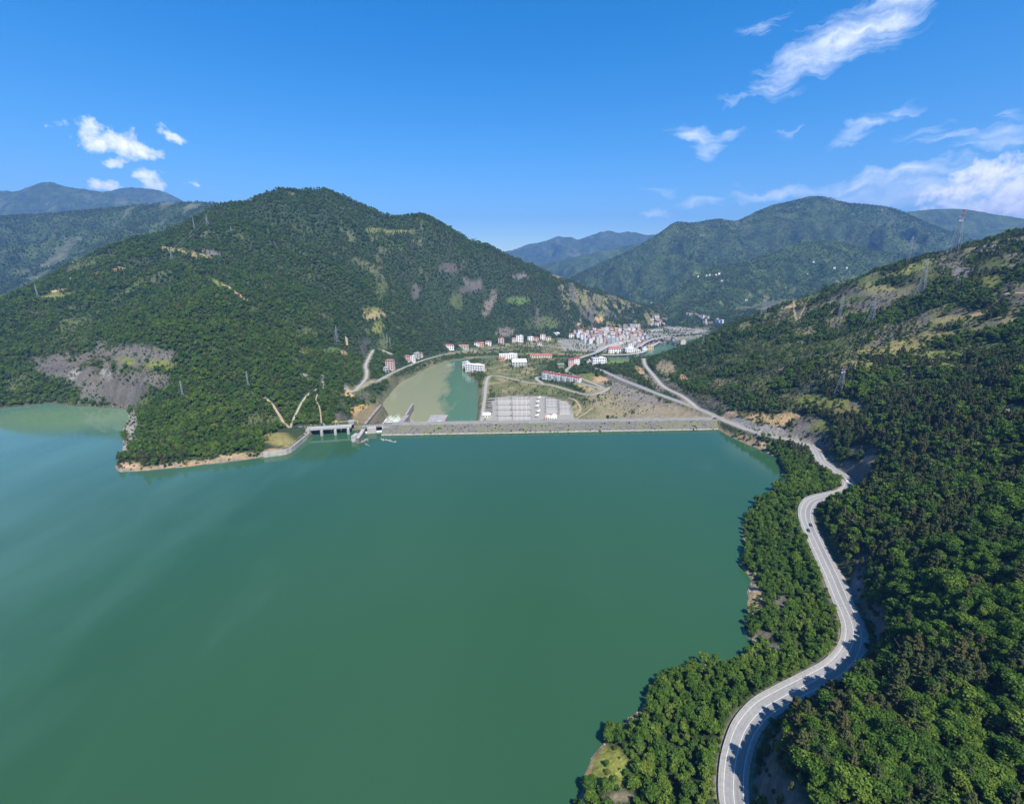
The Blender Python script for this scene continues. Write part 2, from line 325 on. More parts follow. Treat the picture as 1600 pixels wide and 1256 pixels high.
# ------------------------------------------------------------------ ground cover colours
FLOOR = (.034, .052, .022); GRASS = (.13, .145, .042); DRY = (.24, .2, .10); ROCK = (.16, .15, .135); ROCKP = (.112, .103, .09); PALE = (.25, .235, .21)
EARTH = (.36, .245, .135); GRAVEL = (.30, .285, .26); SCRUB = (.075, .095, .035); MEAD = (.085, .135, .04)
PATCH = [  # u, v, radius u, radius v, tilt, colour, how much tree cover stays
 # left bank: cliffs over the bay
 (95,574,48,20,0,(.098,.092,.082),.06),(215,555,66,17,-8,(.115,.108,.095),.12),(165,585,9,16,0,PALE,.0),(195,610,42,26,0,(.085,.08,.07),.03),(200,628,30,12,0,(.09,.08,.07),.05),(150,560,60,14,0,(.11,.10,.08),.25),(120,585,14,9,0,PALE,.1),(230,590,38,12,-10,ROCKP,.25),(140,600,20,26,0,ROCKP,.2),(30,600,30,14,0,SCRUB,.4),
 (205,665,13,26,0,PALE,.1),(195,700,7,12,0,PALE,.0),(225,628,18,10,0,SCRUB,.4),(250,570,30,8,0,GRASS,.25),(200,565,20,6,0,GRASS,.3),
 (300,726,110,6,6,(.27,.2,.125),.25),(200,729,20,8,0,(.34,.245,.155),.1),(250,732,26,4,0,(.2,.17,.135),.2),(380,713,40,6,0,(.28,.22,.13),.3),(330,722,30,4,8,(.17,.15,.12),.4),
 (345,445,30,5,-32,GRASS,.05),(375,463,22,3.2,-38,EARTH,.0),(85,462,30,6,5,GRASS,.1),(85,455,18,3,8,EARTH,.1),(185,420,10,3,0,EARTH,.1),(150,430,8,4,-20,EARTH,.1),(110,435,14,2,0,DRY,.2),(290,395,60,5,-12,DRY,.45),
 (140,410,50,9,15,SCRUB,.5),(110,520,45,20,20,SCRUB,.5),(200,455,40,6,35,SCRUB,.4),(330,395,25,5,-15,ROCK,.35),
 (585,492,20,10,0,DRY,.15),(580,483,20,4,0,GRASS,.1),(590,512,14,14,0,GRASS,.35),(600,535,8,14,0,SCRUB,.4),(515,548,16,5,0,MEAD,.02),(478,548,10,8,0,GRASS,.3),(535,552,6,4,0,EARTH,.1),
 (478,588,5,5,0,GRAVEL,.05),(504,598,4,11,0,GRAVEL,.05),(548,607,14,5,10,GRAVEL,.05),(571,646,25,18,8,(.40,.27,.12),.03),(545,615,12,8,20,EARTH,.2),(575,617,40,7,-22,SCRUB,.5),(620,600,30,6,-30,GRASS,.4),(600,632,22,7,-35,(.14,.13,.1),.35),
 (440,688,26,11,-12,(.22,.19,.07),.02),(405,660,40,14,0,SCRUB,.55),(735,452,24,6,8,ROCKP,.15),(765,475,10,28,-25,(.14,.12,.105),.15),(700,420,18,12,0,ROCKP,.45),(650,455,8,18,0,ROCKP,.4),(715,470,14,16,0,SCRUB,.3),(815,432,16,6,0,ROCK,.2),
 (585,360,20,5,0,GRASS,.3),(620,362,30,4,0,GRASS,.45),(810,470,24,8,0,MEAD,.2),(850,505,30,14,0,SCRUB,.35),(790,520,22,10,0,(.13,.115,.095),.35),(840,495,4,18,0,ROCKP,.2),(955,465,4,10,30,ROCKP,.1),(937,499,9,7,0,EARTH,.0),(905,507,4,3,0,EARTH,.1),
 (595,455,14,20,0,SCRUB,.4),(480,520,30,10,0,SCRUB,.6),(400,485,12,6,0,SCRUB,.4),
 # valley floor
 (780,590,20,22,0,(.25,.20,.11),.02),(820,612,46,12,0,(.22,.19,.09),.1),(800,585,30,10,0,(.17,.18,.06),.12),(870,612,30,10,0,SCRUB,.3),(885,540,14,8,0,ROCKP,.1),(865,545,22,7,0,(.21,.18,.16),.1),(760,560,22,4,0,(.24,.24,.09),.02),
 (965,565,24,6,5,(.13,.2,.05),.0),(918,590,16,8,0,GRASS,.15),(940,594,16,7,0,EARTH,.0),(965,590,16,6,0,ROCK,.1),(980,600,40,10,-20,ROCKP,.2),(920,608,22,5,-20,(.3,.24,.12),.05),
 (900,650,20,16,0,(.27,.23,.11),.05),(930,652,30,12,0,(.2,.18,.07),.2),(960,630,50,30,0,(.225,.195,.12),.08),(1010,640,56,26,-20,(.22,.19,.13),.1),(1060,645,56,14,-15,(.24,.2,.13),.1),(990,615,56,9,-20,(.2,.18,.15),.1),(940,645,40,16,0,(.24,.21,.12),.06),
 (1020,598,26,6,-40,(.2,.17,.14),.2),(1050,605,26,10,-35,ROCKP,.2),(1075,625,30,8,-35,ROCKP,.25),(1040,575,16,14,-40,(.26,.21,.13),.25),(1065,590,12,6,-30,EARTH,.25),(1110,630,40,10,-20,ROCKP,.3),(1000,580,10,6,-40,EARTH,.2),
 # right hill
 (1160,660,22,8,-14,(.25,.235,.21),.0),(1200,672,38,10,-12,(.26,.24,.215),.0),(1255,688,28,9,-14,(.22,.2,.18),.02),(1200,655,38,8,-6,(.33,.24,.125),.12),(1232,652,18,9,0,(.36,.25,.13),.0),(1255,670,22,8,0,(.17,.15,.13),.1),(1140,648,14,6,0,(.3,.22,.15),.1),(1265,660,24,10,0,ROCKP,.15),(1285,668,20,10,0,GRASS,.15),  # pale road cut rock: sunlight on the face painted into its colour
 (1180,690,34,5,-20,(.36,.27,.17),.1),(1355,722,18,9,25,(.42,.27,.16),.0),(1300,730,22,12,-38,ROCK,.0),(1335,735,20,10,-30,ROCK,.1),(1345,705,22,8,0,ROCKP,.2),(1290,630,60,12,-6,GRASS,.22),(1320,640,40,9,0,(.17,.16,.06),.15),(1230,560,40,10,0,SCRUB,.4),
 (1340,632,16,4,-10,ROCKP,.05),(1490,408,26,16,10,ROCKP,.18),(1545,390,36,9,6,ROCK,.25),(1500,430,20,14,30,ROCK,.3),(1475,455,26,6,0,ROCKP,.4),(1560,410,24,10,0,SCRUB,.3),(1580,450,20,10,0,ROCKP,.4),(1430,420,24,7,20,GRASS,.25),(1340,440,40,8,10,SCRUB,.35),(1280,462,30,5,12,SCRUB,.3),
 (1390,520,30,8,0,ROCKP,.25),(1310,513,20,8,0,ROCKP,.25),(1440,500,16,6,0,ROCKP,.3),(1490,498,40,5,8,(.2,.18,.08),.15),(1530,490,20,2,15,EARTH,.05),(1385,550,60,9,0,(.18,.165,.06),.2),(1470,555,40,9,0,GRASS,.2),(1300,540,40,8,0,SCRUB,.3),(1540,545,40,12,0,SCRUB,.35),(1220,545,40,8,0,SCRUB,.35),
 (1457,510,3,25,-6,GRASS,.05),(1450,555,3,25,4,GRASS,.05),(1415,540,36,10,0,(.2,.185,.07),.1),(1340,570,34,8,0,(.19,.18,.07),.12),(1470,525,34,7,0,(.2,.18,.08),.1),(1500,575,40,8,-5,(.18,.18,.06),.2),(1420,600,34,8,0,SCRUB,.25),(1260,520,24,8,0,(.2,.18,.1),.2),(1360,480,26,7,0,ROCKP,.2),(1420,455,20,8,15,(.2,.18,.1),.15),(1580,500,26,8,0,(.2,.18,.09),.2),(1530,610,34,7,0,SCRUB,.3),(1200,590,26,8,0,SCRUB,.3),(1150,560,24,8,0,SCRUB,.35),(1130,600,26,10,0,(.17,.15,.09),.3),(1450,430,14,8,0,GRASS,.15),(1330,468,26,6,10,SCRUB,.3),(1550,440,16,12,0,GRASS,.25),(1210,478,14,4,0,ROCKP,.3),(1585,640,30,6,0,(.26,.23,.15),.3),(1575,885,24,7,0,ROCKP,.3),(1570,700,30,8,0,SCRUB,.4),(1240,478,26,2,12,EARTH,.1),(1180,540,30,12,0,SCRUB,.4),
 (1220,940,8,12,0,ROCKP,.1),(1190,995,18,10,0,ROCKP,.15),(1210,1015,14,8,0,ROCK,.05),(1180,930,12,24,0,(.33,.24,.15),.3),(942,1192,36,34,20,(.23,.24,.055),.12),(1000,1130,30,20,30,GRASS,.4),(965,1245,20,9,0,(.22,.19,.13),.25),
 (1235,1225,10,16,0,ROCK,.4),(1335,925,10,30,-20,(.16,.15,.14),.15),(1345,880,8,22,-15,ROCKP,.3),
]
yv, xv = np.gradient(Z2, GY, GX)
slope = np.sqrt(xv ** 2 + yv ** 2).ravel()
n1 = fbm(x / 60, y / 60, 4, 71); n2 = fbm(x / 18, y / 18, 3, 72); n3 = fbm(x / 6, y / 6, 2, 73)
col = np.tile(np.array(FLOOR), (len(x), 1)); cover = np.ones(len(x))
def blend(w, c):
    global col
    col = col + (np.array(c) - col) * w[:, None]
# open hillside on the right beyond the dense wood
openr = smooth(430, 620, y) * smooth(330, 420, x + .1 * (y - 600))
k = smooth(-.05, .25, n1 * .7 + n2 * .5) * openr; blend(k * .8, SCRUB); cover *= 1 - .25 * k
k = smooth(.12, .32, n1 * .6 + n2 * .6 + .1) * openr; blend(k * .9, (.15, .145, .065)); cover *= 1 - .35 * k
k = smooth(.18, .4, fbm(x / 40, y / 40, 4, 75)) * openr; blend(k * .8, ROCKP); cover *= 1 - .4 * k
opl = smooth(600, 700, y) * (1 - smooth(-330, -200, x)) * (z > 5)
k = smooth(.3, .55, n1 + .3 * n2) * opl; blend(k * .5, SCRUB); cover *= 1 - .2 * k
k = smooth(.42, .6, fbm(x / 50, y / 50, 4, 77)) * opl; blend(k * .7, (.11, .115, .055)); cover *= 1 - .4 * k
pu, pv, pz = proj(x, y, z)
for (u, v, ru, rvv, tilt, c, keep) in PATCH:
    if u < 960 and v < 530 and not (u < 300 and v > 500): ru *= .8; rvv *= .8; keep = min(.6, keep + .14); c = tuple(q * .78 for q in c) if c in (ROCKP, ROCK) else c
    if u > 1340 and v < 530 and c in (ROCK, ROCKP, PALE): keep = min(.75, keep + .3)
    h = hit(u, v)
    if h is None: continue
    zc0 = h[1] * CP - (h[2] - CH) * SP
    ca, sa = math.cos(R(tilt)), math.sin(R(tilt))
    du = pu - u; dv = pv - v
    e = np.sqrt(((du * ca - dv * sa) / ru) ** 2 + ((du * sa + dv * ca) / rvv) ** 2)
    k = smooth(1.15, .75, e + .45 * n2 + .3 * n3) * (np.abs(pz - zc0) < .25 * zc0 + 20)
    if c == EARTH or c in (ROCK, PALE, ROCKP): k = k * smooth(-.9, .1, n3 + .6)
    blend(k, c); cover *= 1 - (1 - keep) * k
# valley floor, banks, beaches, cut faces
vf = smooth(-30, -36, z) * (y > 640); blend(vf * .85, (.12, .125, .055)); blend(vf * smooth(.0, .4, n2), (.22, .19, .10))
blend(vf * smooth(.1, .4, fbm(x / 25, y / 25, 3, 79)) * .8, (.07, .10, .03))
town = vf * (y > 1560) * (x > 180); blend(town * .8, (.26, .25, .23))
rb = smooth(14, 2, d_riv) * (z > -47); blend(rb * .7, (.11, .11, .07))
sh = smooth(np.where(x > -100, 3.2, 5.5), np.where(x > -100, 1.2, 2.5), d_lake + 1.2 * n2) * (d_lake > -12) * upstream * (1 - .9 * ((y > 535) & (x > -330) & (x < -150))) * (1 - .92 * smooth(-440, -500, x)) * smooth(-.75, .25, fbm(x / 22, y / 22, 3, 81) + .35); blend(sh, (.31, .215, .125)); blend(sh * smooth(-.2, .25, n3 + .4 * n2), (.17, .145, .115))
cut = smooth(1.1, 1.8, slope) * smooth(10, 3, d_road) * (d_road > 1); blend(cut * .9, (.17, .16, .145)); cover *= 1 - np.where(y < 560, .2, .6) * cut
cliff = smooth(1.6, 2.3, slope + .4 * n2 - .5 * ((y > 900) | (z < -20))); blend(cliff * .8, (.13, .12, .105)); cover *= 1 - np.where((y < 560) & (x > 0), .3, .7) * cliff
verge = smooth(3.5, .5, d_road + n3); blend(verge, (.24, .22, .15))
col = col * (1 + .25 * n3 + .15 * n2)[:, None]
COVER = np.clip(cover, 0, 1).reshape(X2.shape)

m, t, b = new_mat('hillside_ground')
at = t.add('ShaderNodeAttribute', attribute_name='Col'); geo = t.add('ShaderNodeNewGeometry').outputs['Position']
nz = t.noise(geo, .35, 6, .65); nz2 = t.noise(geo, 1.6, 4, .6)
c = t.mix(1.0, at.outputs['Color'], t.ramp(nz, [(.25, (.55, .55, .55)), (.75, (1.45, 1.42, 1.36))]), 'MULTIPLY')
t.l.new(c, b.inputs['Base Color']); b.inputs['Roughness'].default_value = .95; b.inputs['Specular IOR Level'].default_value = .1
bp = t.add('ShaderNodeBump', inp={'Strength': .9, 'Distance': 1.5, 'Height': t.math('ADD', nz, t.math('MULTIPLY', nz2, .35))})
t.l.new(bp.outputs[0], b.inputs['Normal'])
M_GROUND = m
me = np_mesh('terrain', np.stack([x, y, z], 1), grid_faces(len(GY), len(GX)), M_GROUND, True)
set_col(me, np.clip(col, .005, .9))
terrain = tag(link(bpy.data.objects.new('terrain', me)), 'wooded valley sides, shores and valley floor', kind='structure')

# ------------------------------------------------------------------ mountains behind
def far_mat(name):
    m, t, b = new_mat(name)
    at = t.add('ShaderNodeAttribute', attribute_name='Col'); g = t.add('ShaderNodeNewGeometry').outputs['Position']
    n = t.noise(g, .045, 6, .7); n2 = t.noise(g, .012, 4, .6)
    c = t.mix(1.0, at.outputs['Color'], t.ramp(n, [(.28, (.45, .5, .45)), (.72, (1.5, 1.42, 1.35))]), 'MULTIPLY')
    c = t.mix(1.0, c, t.ramp(n2, [(.3, (.55, .6, .62)), (.7, (1.45, 1.38, 1.2))]), 'MULTIPLY')
    t.l.new(c, b.inputs['Base Color']); b.inputs['Roughness'].default_value = 1; b.inputs['Specular IOR Level'].default_value = .05
    bp = t.add('ShaderNodeBump', inp={'Strength': 1.0, 'Distance': 14.0, 'Height': n}); t.l.new(bp.outputs[0], b.inputs['Normal'])
    return m
M_FAR = far_mat('far_forest')
def mountain(name, label, ridge, L, base, amp, lam, step, seed, patch=0.0, rocky=0.0):
    P = np.array([at_y(u, v, yy) for u, v, yy in ridge])
    o = np.argsort(P[:, 0]); P = P[o]
    x0, x1 = P[0, 0] - .25 * L, P[-1, 0] + .25 * L
    gx = np.arange(x0, x1, step)
    y1 = P[:, 1].max() + .35 * L; y0 = P[:, 1].min() - L
    gy = np.arange(y0, y1, step)
    x, y = np.meshgrid(gx, gy); x = x.ravel(); y = y.ravel()
    C = catmull(P, step)
    o = np.argsort(C[:, 0]); C = C[o]
    zr = np.interp(x, C[:, 0], C[:, 2]); yr = np.interp(x, C[:, 0], C[:, 1])
    side = np.clip(np.maximum(P[0, 0] - x, x - P[-1, 0]) / (.25 * L), 0, 1)
    zr = base + (zr - base) * (1 - side ** 1.5)
    wx = x + .35 * lam * fbm(x / lam, y / lam, 2, seed + 5); 
    d = (yr - y) / L; d = np.where(d < 0, -d * 1.6, d)
    d = np.clip(d, 0, 1)
    prof = (1 - d) ** 1.15
    z = base + (zr - base) * prof
    w = smooth(0, .25, d) * smooth(1.0, .6, d)
    z = z + amp * w * (ridged(wx / lam, y / (lam * 1.9), 5, seed, .5) - .62) * (y < yr)
    z = z + (5 * fbm(x / 60, y / 60, 3, seed + 40) + max(0, step - 14) * .9 * ridged(x / 260, y / 260, 4, seed + 41)) * (1 - side) + 3.5 * rng.random(len(x)) * (1 - side)
    col = np.tile(np.array((.046, .076, .030)), (len(x), 1))
    n = fbm(x / 170, y / 170, 4, seed + 60); n2 = fbm(x / 50, y / 50, 3, seed + 61)
    k = smooth(.0, .4, n) * .6; col += (np.array((.072, .104, .036)) - col) * k[:, None]
    if patch:
        k = smooth(.30, .42, fbm(x / 120, y / 90, 4, seed + 62) * .7 + n2 * .45) * smooth(.25, .6, d) * patch
        col += (np.array((.15, .19, .065)) - col) * k[:, None]
        k = smooth(.5, .56, n2 + .25 * n) * smooth(.35, .6, d) * patch; col += (np.array((.30, .25, .17)) - col) * k[:, None]
    if rocky:
        k = smooth(.32, .5, fbm(x / 150, y / 260, 4, seed + 63)) * rocky; col += (np.array((.2, .19, .18)) - col) * k[:, None]
    me = np_mesh(name, np.stack([x, y, z], 1), grid_faces(len(gy), len(gx)), M_FAR, True); set_col(me, col)
    o = link(bpy.data.objects.new(name, me)); tag(o, label, kind='structure')
    return o, gx, gy, z.reshape(len(gy), len(gx))
MT = []
MT.append(mountain('mountain', 'hazy blue peak far off on the left skyline', [(-120,312,6600),(-40,306,6600),(0,299,6600),(25,300,6600),(50,291,6600),(76,285,6600),(105,293,6600),(160,301,6600),(205,312,6600),(260,335,6600),(330,380,6600)], 2600, 60, 240, 520, 26, 101, 0, .3))
MT.append(mountain('mountain', 'rounded blue summit behind the far left peak', [(90,320,7900),(130,305,7900),(160,300,7900),(192,294,7900),(235,294,7900),(262,302,7900),(292,317,7900),(340,340,7900)], 2200, 100, 200, 520, 32, 131, 0, .2))
MT.append(mountain('mountain', 'long green mountain flank behind the left bank', [(-160,355,3400),(-60,345,3400),(0,338,3400),(80,334,3400),(160,326,3400),(230,320,3400),(296,316,3300),(345,319,3200),(420,335,3100)], 1500, 30, 160, 330, 15, 161, .25, .35))
MT.append(mountain('mountain', 'farthest blue range at the end of the valley', [(740,405,9600),(800,391,9600),(825,383,9600),(850,377,9600),(866,371,9600),(890,371,9600),(904,374,9600),(925,367,9600),(953,361,9600),(966,364,9600),(984,363,9600),(1004,366,9600),(1040,372,9600),(1090,395,9600)], 2200, 120, 180, 620, 36, 191, 0, .3))
MT.append(mountain('mountain', 'pale wooded spur below the farthest range', [(800,425,6000),(850,413,6000),(880,405,6000),(915,398,6000),(950,392,6000),(1000,380,6000),(1060,372,6000)], 1900, 40, 170, 420, 24, 221, .3))
MT.append(mountain('mountain', 'big green mountain across the valley behind the town', [(840,455,4000),(880,440,4000),(920,420,4050),(960,402,4100),(1005,381,4150),(1035,360,4200),(1055,348,4200),(1080,348,4250),(1100,345,4250),(1122,343,4250),(1150,345,4250),(1180,332,4250),(1205,322,4250),(1230,316,4250),(1260,309,4250),(1285,308,4250),(1320,317,4250),(1365,321,4250),(1400,328,4250),(1450,350,4250),(1540,385,4250)], 1750, -62, 300, 430, 16, 251, .55, .15))
MT.append(mountain('mountain', 'blue green mountain at the back right', [(1340,345,5600),(1380,335,5600),(1425,331,5600),(1460,328,5600),(1495,327,5600),(1530,331,5600),(1570,338,5600),(1610,344,5600),(1680,352,5600)], 2000, 0, 180, 420, 22, 281, .2))
MT.append(mountain('mountain', 'lower wooded spur with scattered farms behind the right bank', [(1040,470,2700),(1075,440,2800),(1110,420,2900),(1150,412,2950),(1190,400,3000),(1235,383,3000),(1272,376,3000),(1310,378,3000),(1350,388,3000),(1420,398,3000),(1520,405,3000)], 760, -62, 100, 240, 11, 311, .8))

g = np_mesh('ground', [(-16000, -3000, -66), (16000, -3000, -66), (16000, 14000, -66), (-16000, 14000, -66)], [(0, 1, 2, 3)], plain('plain_soil', (.06, .075, .04), .95, .3, .01))
tag(link(bpy.data.objects.new('ground', g)), 'low ground under everything', kind='structure')

# ------------------------------------------------------------------ water
def water(name, label, poly, z, kind):
    m, t, b = new_mat(name + '_surface')
    g = t.add('ShaderNodeNewGeometry').outputs['Position']
    sep = t.add('ShaderNodeSeparateXYZ', inp={0: g})
    mp = t.add('ShaderNodeMapping', inp={'Vector': g, 'Scale': (1.0, .35, 1.0), 'Rotation': (0, 0, R(25))}).outputs[0]
    big = t.noise(mp, .006, 4, .5)
    if kind == 'lake':
        c = t.ramp(big, [(.3, (.021, .068, .029)), (.7, (.026, .076, .035))])
        # left arm: sky sheen painted into its silty colour; milky silt in the inlet
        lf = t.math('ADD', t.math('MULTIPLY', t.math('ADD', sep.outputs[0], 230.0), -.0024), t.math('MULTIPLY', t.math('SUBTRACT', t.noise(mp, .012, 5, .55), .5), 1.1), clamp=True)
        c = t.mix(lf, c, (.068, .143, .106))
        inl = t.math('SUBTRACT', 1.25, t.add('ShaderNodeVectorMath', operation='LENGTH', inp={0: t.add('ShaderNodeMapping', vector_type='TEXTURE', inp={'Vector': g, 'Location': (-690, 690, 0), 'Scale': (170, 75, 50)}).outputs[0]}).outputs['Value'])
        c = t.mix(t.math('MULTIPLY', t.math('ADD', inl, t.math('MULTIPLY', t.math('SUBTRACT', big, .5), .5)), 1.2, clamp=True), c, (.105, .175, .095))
    else:
        mp2 = t.add('ShaderNodeMapping', inp={'Vector': g, 'Scale': (1.0, .22, 1.0), 'Rotation': (0, 0, R(-8))}).outputs[0]
        w = t.noise(mp2, .016, 5, .6)
        f = t.math('ADD', t.math('MULTIPLY', sep.outputs[0], -.0062), t.math('MULTIPLY', t.math('SUBTRACT', w, .5), 1.7))
        f = t.math('ADD', f, t.math('MULTIPLY', t.math('SUBTRACT', sep.outputs[1], 1000.0), -.0006))
        c = t.ramp(t.math('ADD', t.math('MULTIPLY', t.math('SUBTRACT', f, .86), 2.2), .5), [(.25, (.068, .14, .085)), (.75, (.205, .215, .125))])
        foam = t.noise(mp2, .22, 6, .7)
        dx = t.math('ABSOLUTE', t.math('ADD', sep.outputs[0], 222.0)); dy = t.math('ABSOLUTE', t.math('SUBTRACT', sep.outputs[1], 800.0))
        near = t.math('SUBTRACT', 1.35, t.math('ADD', t.math('DIVIDE', dx, 42.0), t.math('DIVIDE', dy, 50.0)))
        c = t.mix(t.math('MULTIPLY', t.math('ADD', near, t.math('MULTIPLY', t.math('SUBTRACT', foam, .62), 3.0)), 1.6, clamp=True), c, (.55, .58, .5))
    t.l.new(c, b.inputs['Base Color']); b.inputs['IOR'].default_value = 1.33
    # calm and ruffled lanes
    lane = t.noise(mp, .010, 3, .5)
    t.l.new(t.ramp(lane, [(.35, (.015,) * 3), (.7, (.09,) * 3)]), b.inputs['Roughness'])
    rip = t.noise(g, .55, 3, .6); 
    bp = t.add('ShaderNodeBump', inp={'Strength': .035 if kind == 'lake' else .2, 'Distance': .5, 'Height': rip}); t.l.new(bp.outputs[0], b.inputs['Normal'])
    me = bpy.data.meshes.new(name); me.from_pydata([(px, py, z) for px, py in poly], [], [tuple(range(len(poly)))]); me.materials.append(m)
    return tag(link(bpy.data.objects.new(name, me)), label, kind='structure')
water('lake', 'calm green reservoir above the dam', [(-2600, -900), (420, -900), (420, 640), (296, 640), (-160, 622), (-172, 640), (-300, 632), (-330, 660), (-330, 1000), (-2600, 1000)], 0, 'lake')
water('river', 'silty river below the dam', [(-330, 660), (330, 660), (1000, 1300), (1000, 2400), (-330, 2400)], -45, 'river')

# ------------------------------------------------------------------ roads
M_ASPH = plain('worn_pale_asphalt', (.2, .195, .187), .85, .12, .25)
M_SHOULDER = plain('gravel_shoulder', (.25, .23, .2), .95, .25, .6)
M_LINE = plain('road_paint', (.56, .56, .54), .6, .2, .5)
M_TRACK = plain('packed_earth', (.31, .235, .145), .95, .2, .3)
M_LANE = plain('pale_concrete_road', (.29, .275, .25), .9, .2, .2)
def offs(line):
    T = np.gradient(line[:, :2], axis=0); T /= np.linalg.norm(T, axis=1)[:, None] + 1e-9
    return np.stack([T[:, 1], -T[:, 0]], 1)          # points to the right of travel
def ribbon(name, line, a, b, dz, mat, label=None, kind='structure', gap=None):
    N = offs(line); n = len(line)
    L = np.column_stack([line[:, :2] + N * np.asarray(a).reshape(-1, 1), line[:, 2] + dz]); Rr = np.column_stack([line[:, :2] + N * np.asarray(b).reshape(-1, 1), line[:, 2] + dz])
    V = np.empty((2 * n, 3)); V[0::2] = L; V[1::2] = Rr
    i = np.arange(n - 1) * 2
    return np_mesh(name, V, np.stack([i, i + 1, i + 3, i + 2], 1), mat)
def road(name, line, wl, wr, label, mat=M_ASPH):
    return tag(link(bpy.data.objects.new(name, ribbon(name, line, -wl, wr, 0, mat))), label, kind='structure')
fine = catmull(MAIN[::3], 2.0)
_, fi = None, None
arc = np.concatenate([[0], np.cumsum(np.linalg.norm(np.diff(fine[:, :2], axis=0), axis=1))])
# lay-by on the hill side of the sharp bend
bay = np.zeros(len(fine)); q = np.array(at_z(1350, 995, 14)[:2]); dq = np.linalg.norm(fine[:, :2] - q, axis=1)
bay = 4.5 * np.exp(-(dq / 11) ** 2); 
q2 = np.array(at_z(1318, 910, 14)[:2]); bay = bay + 2.6 * np.exp(-(np.linalg.norm(fine[:, :2] - q2, axis=1) / 22) ** 2)
sh = np_mesh('road_shoulder', *[None, None]) if False else None
sh_me = ribbon('road_shoulder', fine, np.full(len(fine), -6.0), 5.6 + bay, -.06, M_SHOULDER)
tag(link(bpy.data.objects.new('road_shoulder', sh_me)), 'gravel edge of the lakeside road', kind='structure')
cols_ = [-4.9, -4.0, -3.4, -2.8, -2.2, -1.4, -.8, 0, .8, 1.4, 2.2, 2.8, 3.4, 4.6]; wear = [1.12, 1.1, 1.14, .98, 1.1, .97, 1.1, 1.02, .96, .82, .93, .80, .98, 1.1]
Nf = offs(fine); Vr = np.concatenate([np.column_stack([fine[:, :2] + Nf * c_, fine[:, 2]]) for c_ in cols_])
tone = np.concatenate([w_ * (1 + .10 * fbm(arc / 14, np.full(len(arc), c_ * .4), 3, 91) + .10 * (vnoise(arc / 37, np.full(len(arc), round(c_ / 4) + .5), 92) > .45)) for w_, c_ in zip(wear, cols_)])
m, t, b = new_mat('worn_asphalt')
cw = t.mix(1.0, t.add('ShaderNodeAttribute', attribute_name='Col').outputs['Color'], t.ramp(t.noise(t.add('ShaderNodeNewGeometry').outputs['Position'], .6, 5, .65), [(.3, (.86,) * 3), (.7, (1.12,) * 3)]), 'MULTIPLY')
t.l.new(cw, b.inputs['Base Color']); b.inputs['Roughness'].default_value = .85
rme = np_mesh('lakeside_road', Vr, grid_faces(len(cols_), len(fine)), m); set_col(rme, np.array((.215, .208, .198)) * tone[:, None])
tag(link(bpy.data.objects.new('lakeside_road', rme)), 'two lane road along the lake', kind='structure')
marks = [ribbon('m', fine, -3.70, -3.52, .02, M_LINE), ribbon('m', fine, -.1, .1, .02, M_LINE), ribbon('m', fine, 3.46, 3.64, .02, M_LINE)]
V = []; Fc = []
for mm in marks:
    base = len(V); V += [tuple(v.co) for v in mm.vertices]; Fc += [tuple(i + base for i in p.vertices) for p in mm.polygons]
    bpy.data.meshes.remove(mm)
tag(link(bpy.data.objects.new('road_markings', np_mesh('road_markings', V, Fc, M_LINE))), 'white edge and centre lines', kind='structure')
road('upper_road', UPPER, 3.4, 3.4, 'branch road on the hillside above the valley', M_LANE)
road('yard_road', YARD_ROAD, 2.8, 2.8, 'service road round the switchyard', M_LANE)
road('terrace_road', APT_ROAD, 2.6, 2.6, 'access lane in front of the terrace', M_LANE)
road('terrace_lane', APT_ROAD2, 2.6, 2.6, 'access lane behind the terrace', M_LANE)
road('river_road', FARBANK, 3.6, 3.6, 'road along the far bank of the river', M_LANE)
road('hill_lane', HILLROAD, 3.0, 3.0, 'lane climbing the left bank', M_LANE)
def drape(name, pix, w, label, mat=M_TRACK):
    P = [hit(u, v) for u, v in pix]; P = [p for p in P if p is not None]
    line = catmull(P, 3.0)
    N = offs(line); L = line[:, :2] - N * w / 2; Rr = line[:, :2] + N * w / 2
    V = np.empty((2 * len(line), 3)); V[0::2, :2] = L; V[1::2, :2] = Rr
    V[:, 2] = ground(V[:, 0], V[:, 1]) + .45
    i = np.arange(len(line) - 1) * 2
    TRACKS.append((line, w))
    return tag(link(bpy.data.objects.new(name, np_mesh(name, V, np.stack([i, i + 1, i + 3, i + 2], 1), mat))), label, kind='structure')
TRACKS = []
drape('dirt_track', [(453,669),(447,664),(440,655),(432,643),(425,632),(413,622)], 3.4, 'orange earth track climbing from the spillway')
drape('dirt_track', [(454,669),(458,658),(465,642),(471,631),(478,621),(487,613),(496,609)], 3.0, 'pale track bending up from the spillway', plain('pale_track', (.29, .26, .18), .95, .2, .3))
drape('dirt_track', [(502,662),(501,648),(499,636),(494,626),(496,617)], 1.8, 'narrow track above the spillway bridge')
drape('dirt_track', [(350,446),(362,454),(372,461),(384,470),(392,477)], 3.5, 'earth cutting across the wooded ridge')
drape('dirt_track', [(541,527),(542,535),(543,543)], 5, 'short bare track in the wood')
drape('dirt_track', [(900,651),(907,640),(904,632),(898,625),(888,622)], 4, 'track round the back of the switchyard')
drape('dirt_track', [(898,657),(905,652),(915,646),(925,638)], 4, 'track off the switchyard corner')
drape('dirt_track', [(1600,459),(1585,459),(1570,460)], 3, 'track high on the right hillside')
drape('dirt_track', [(1222,477),(1240,478),(1262,476)], 3, 'bare track on the right ridge')

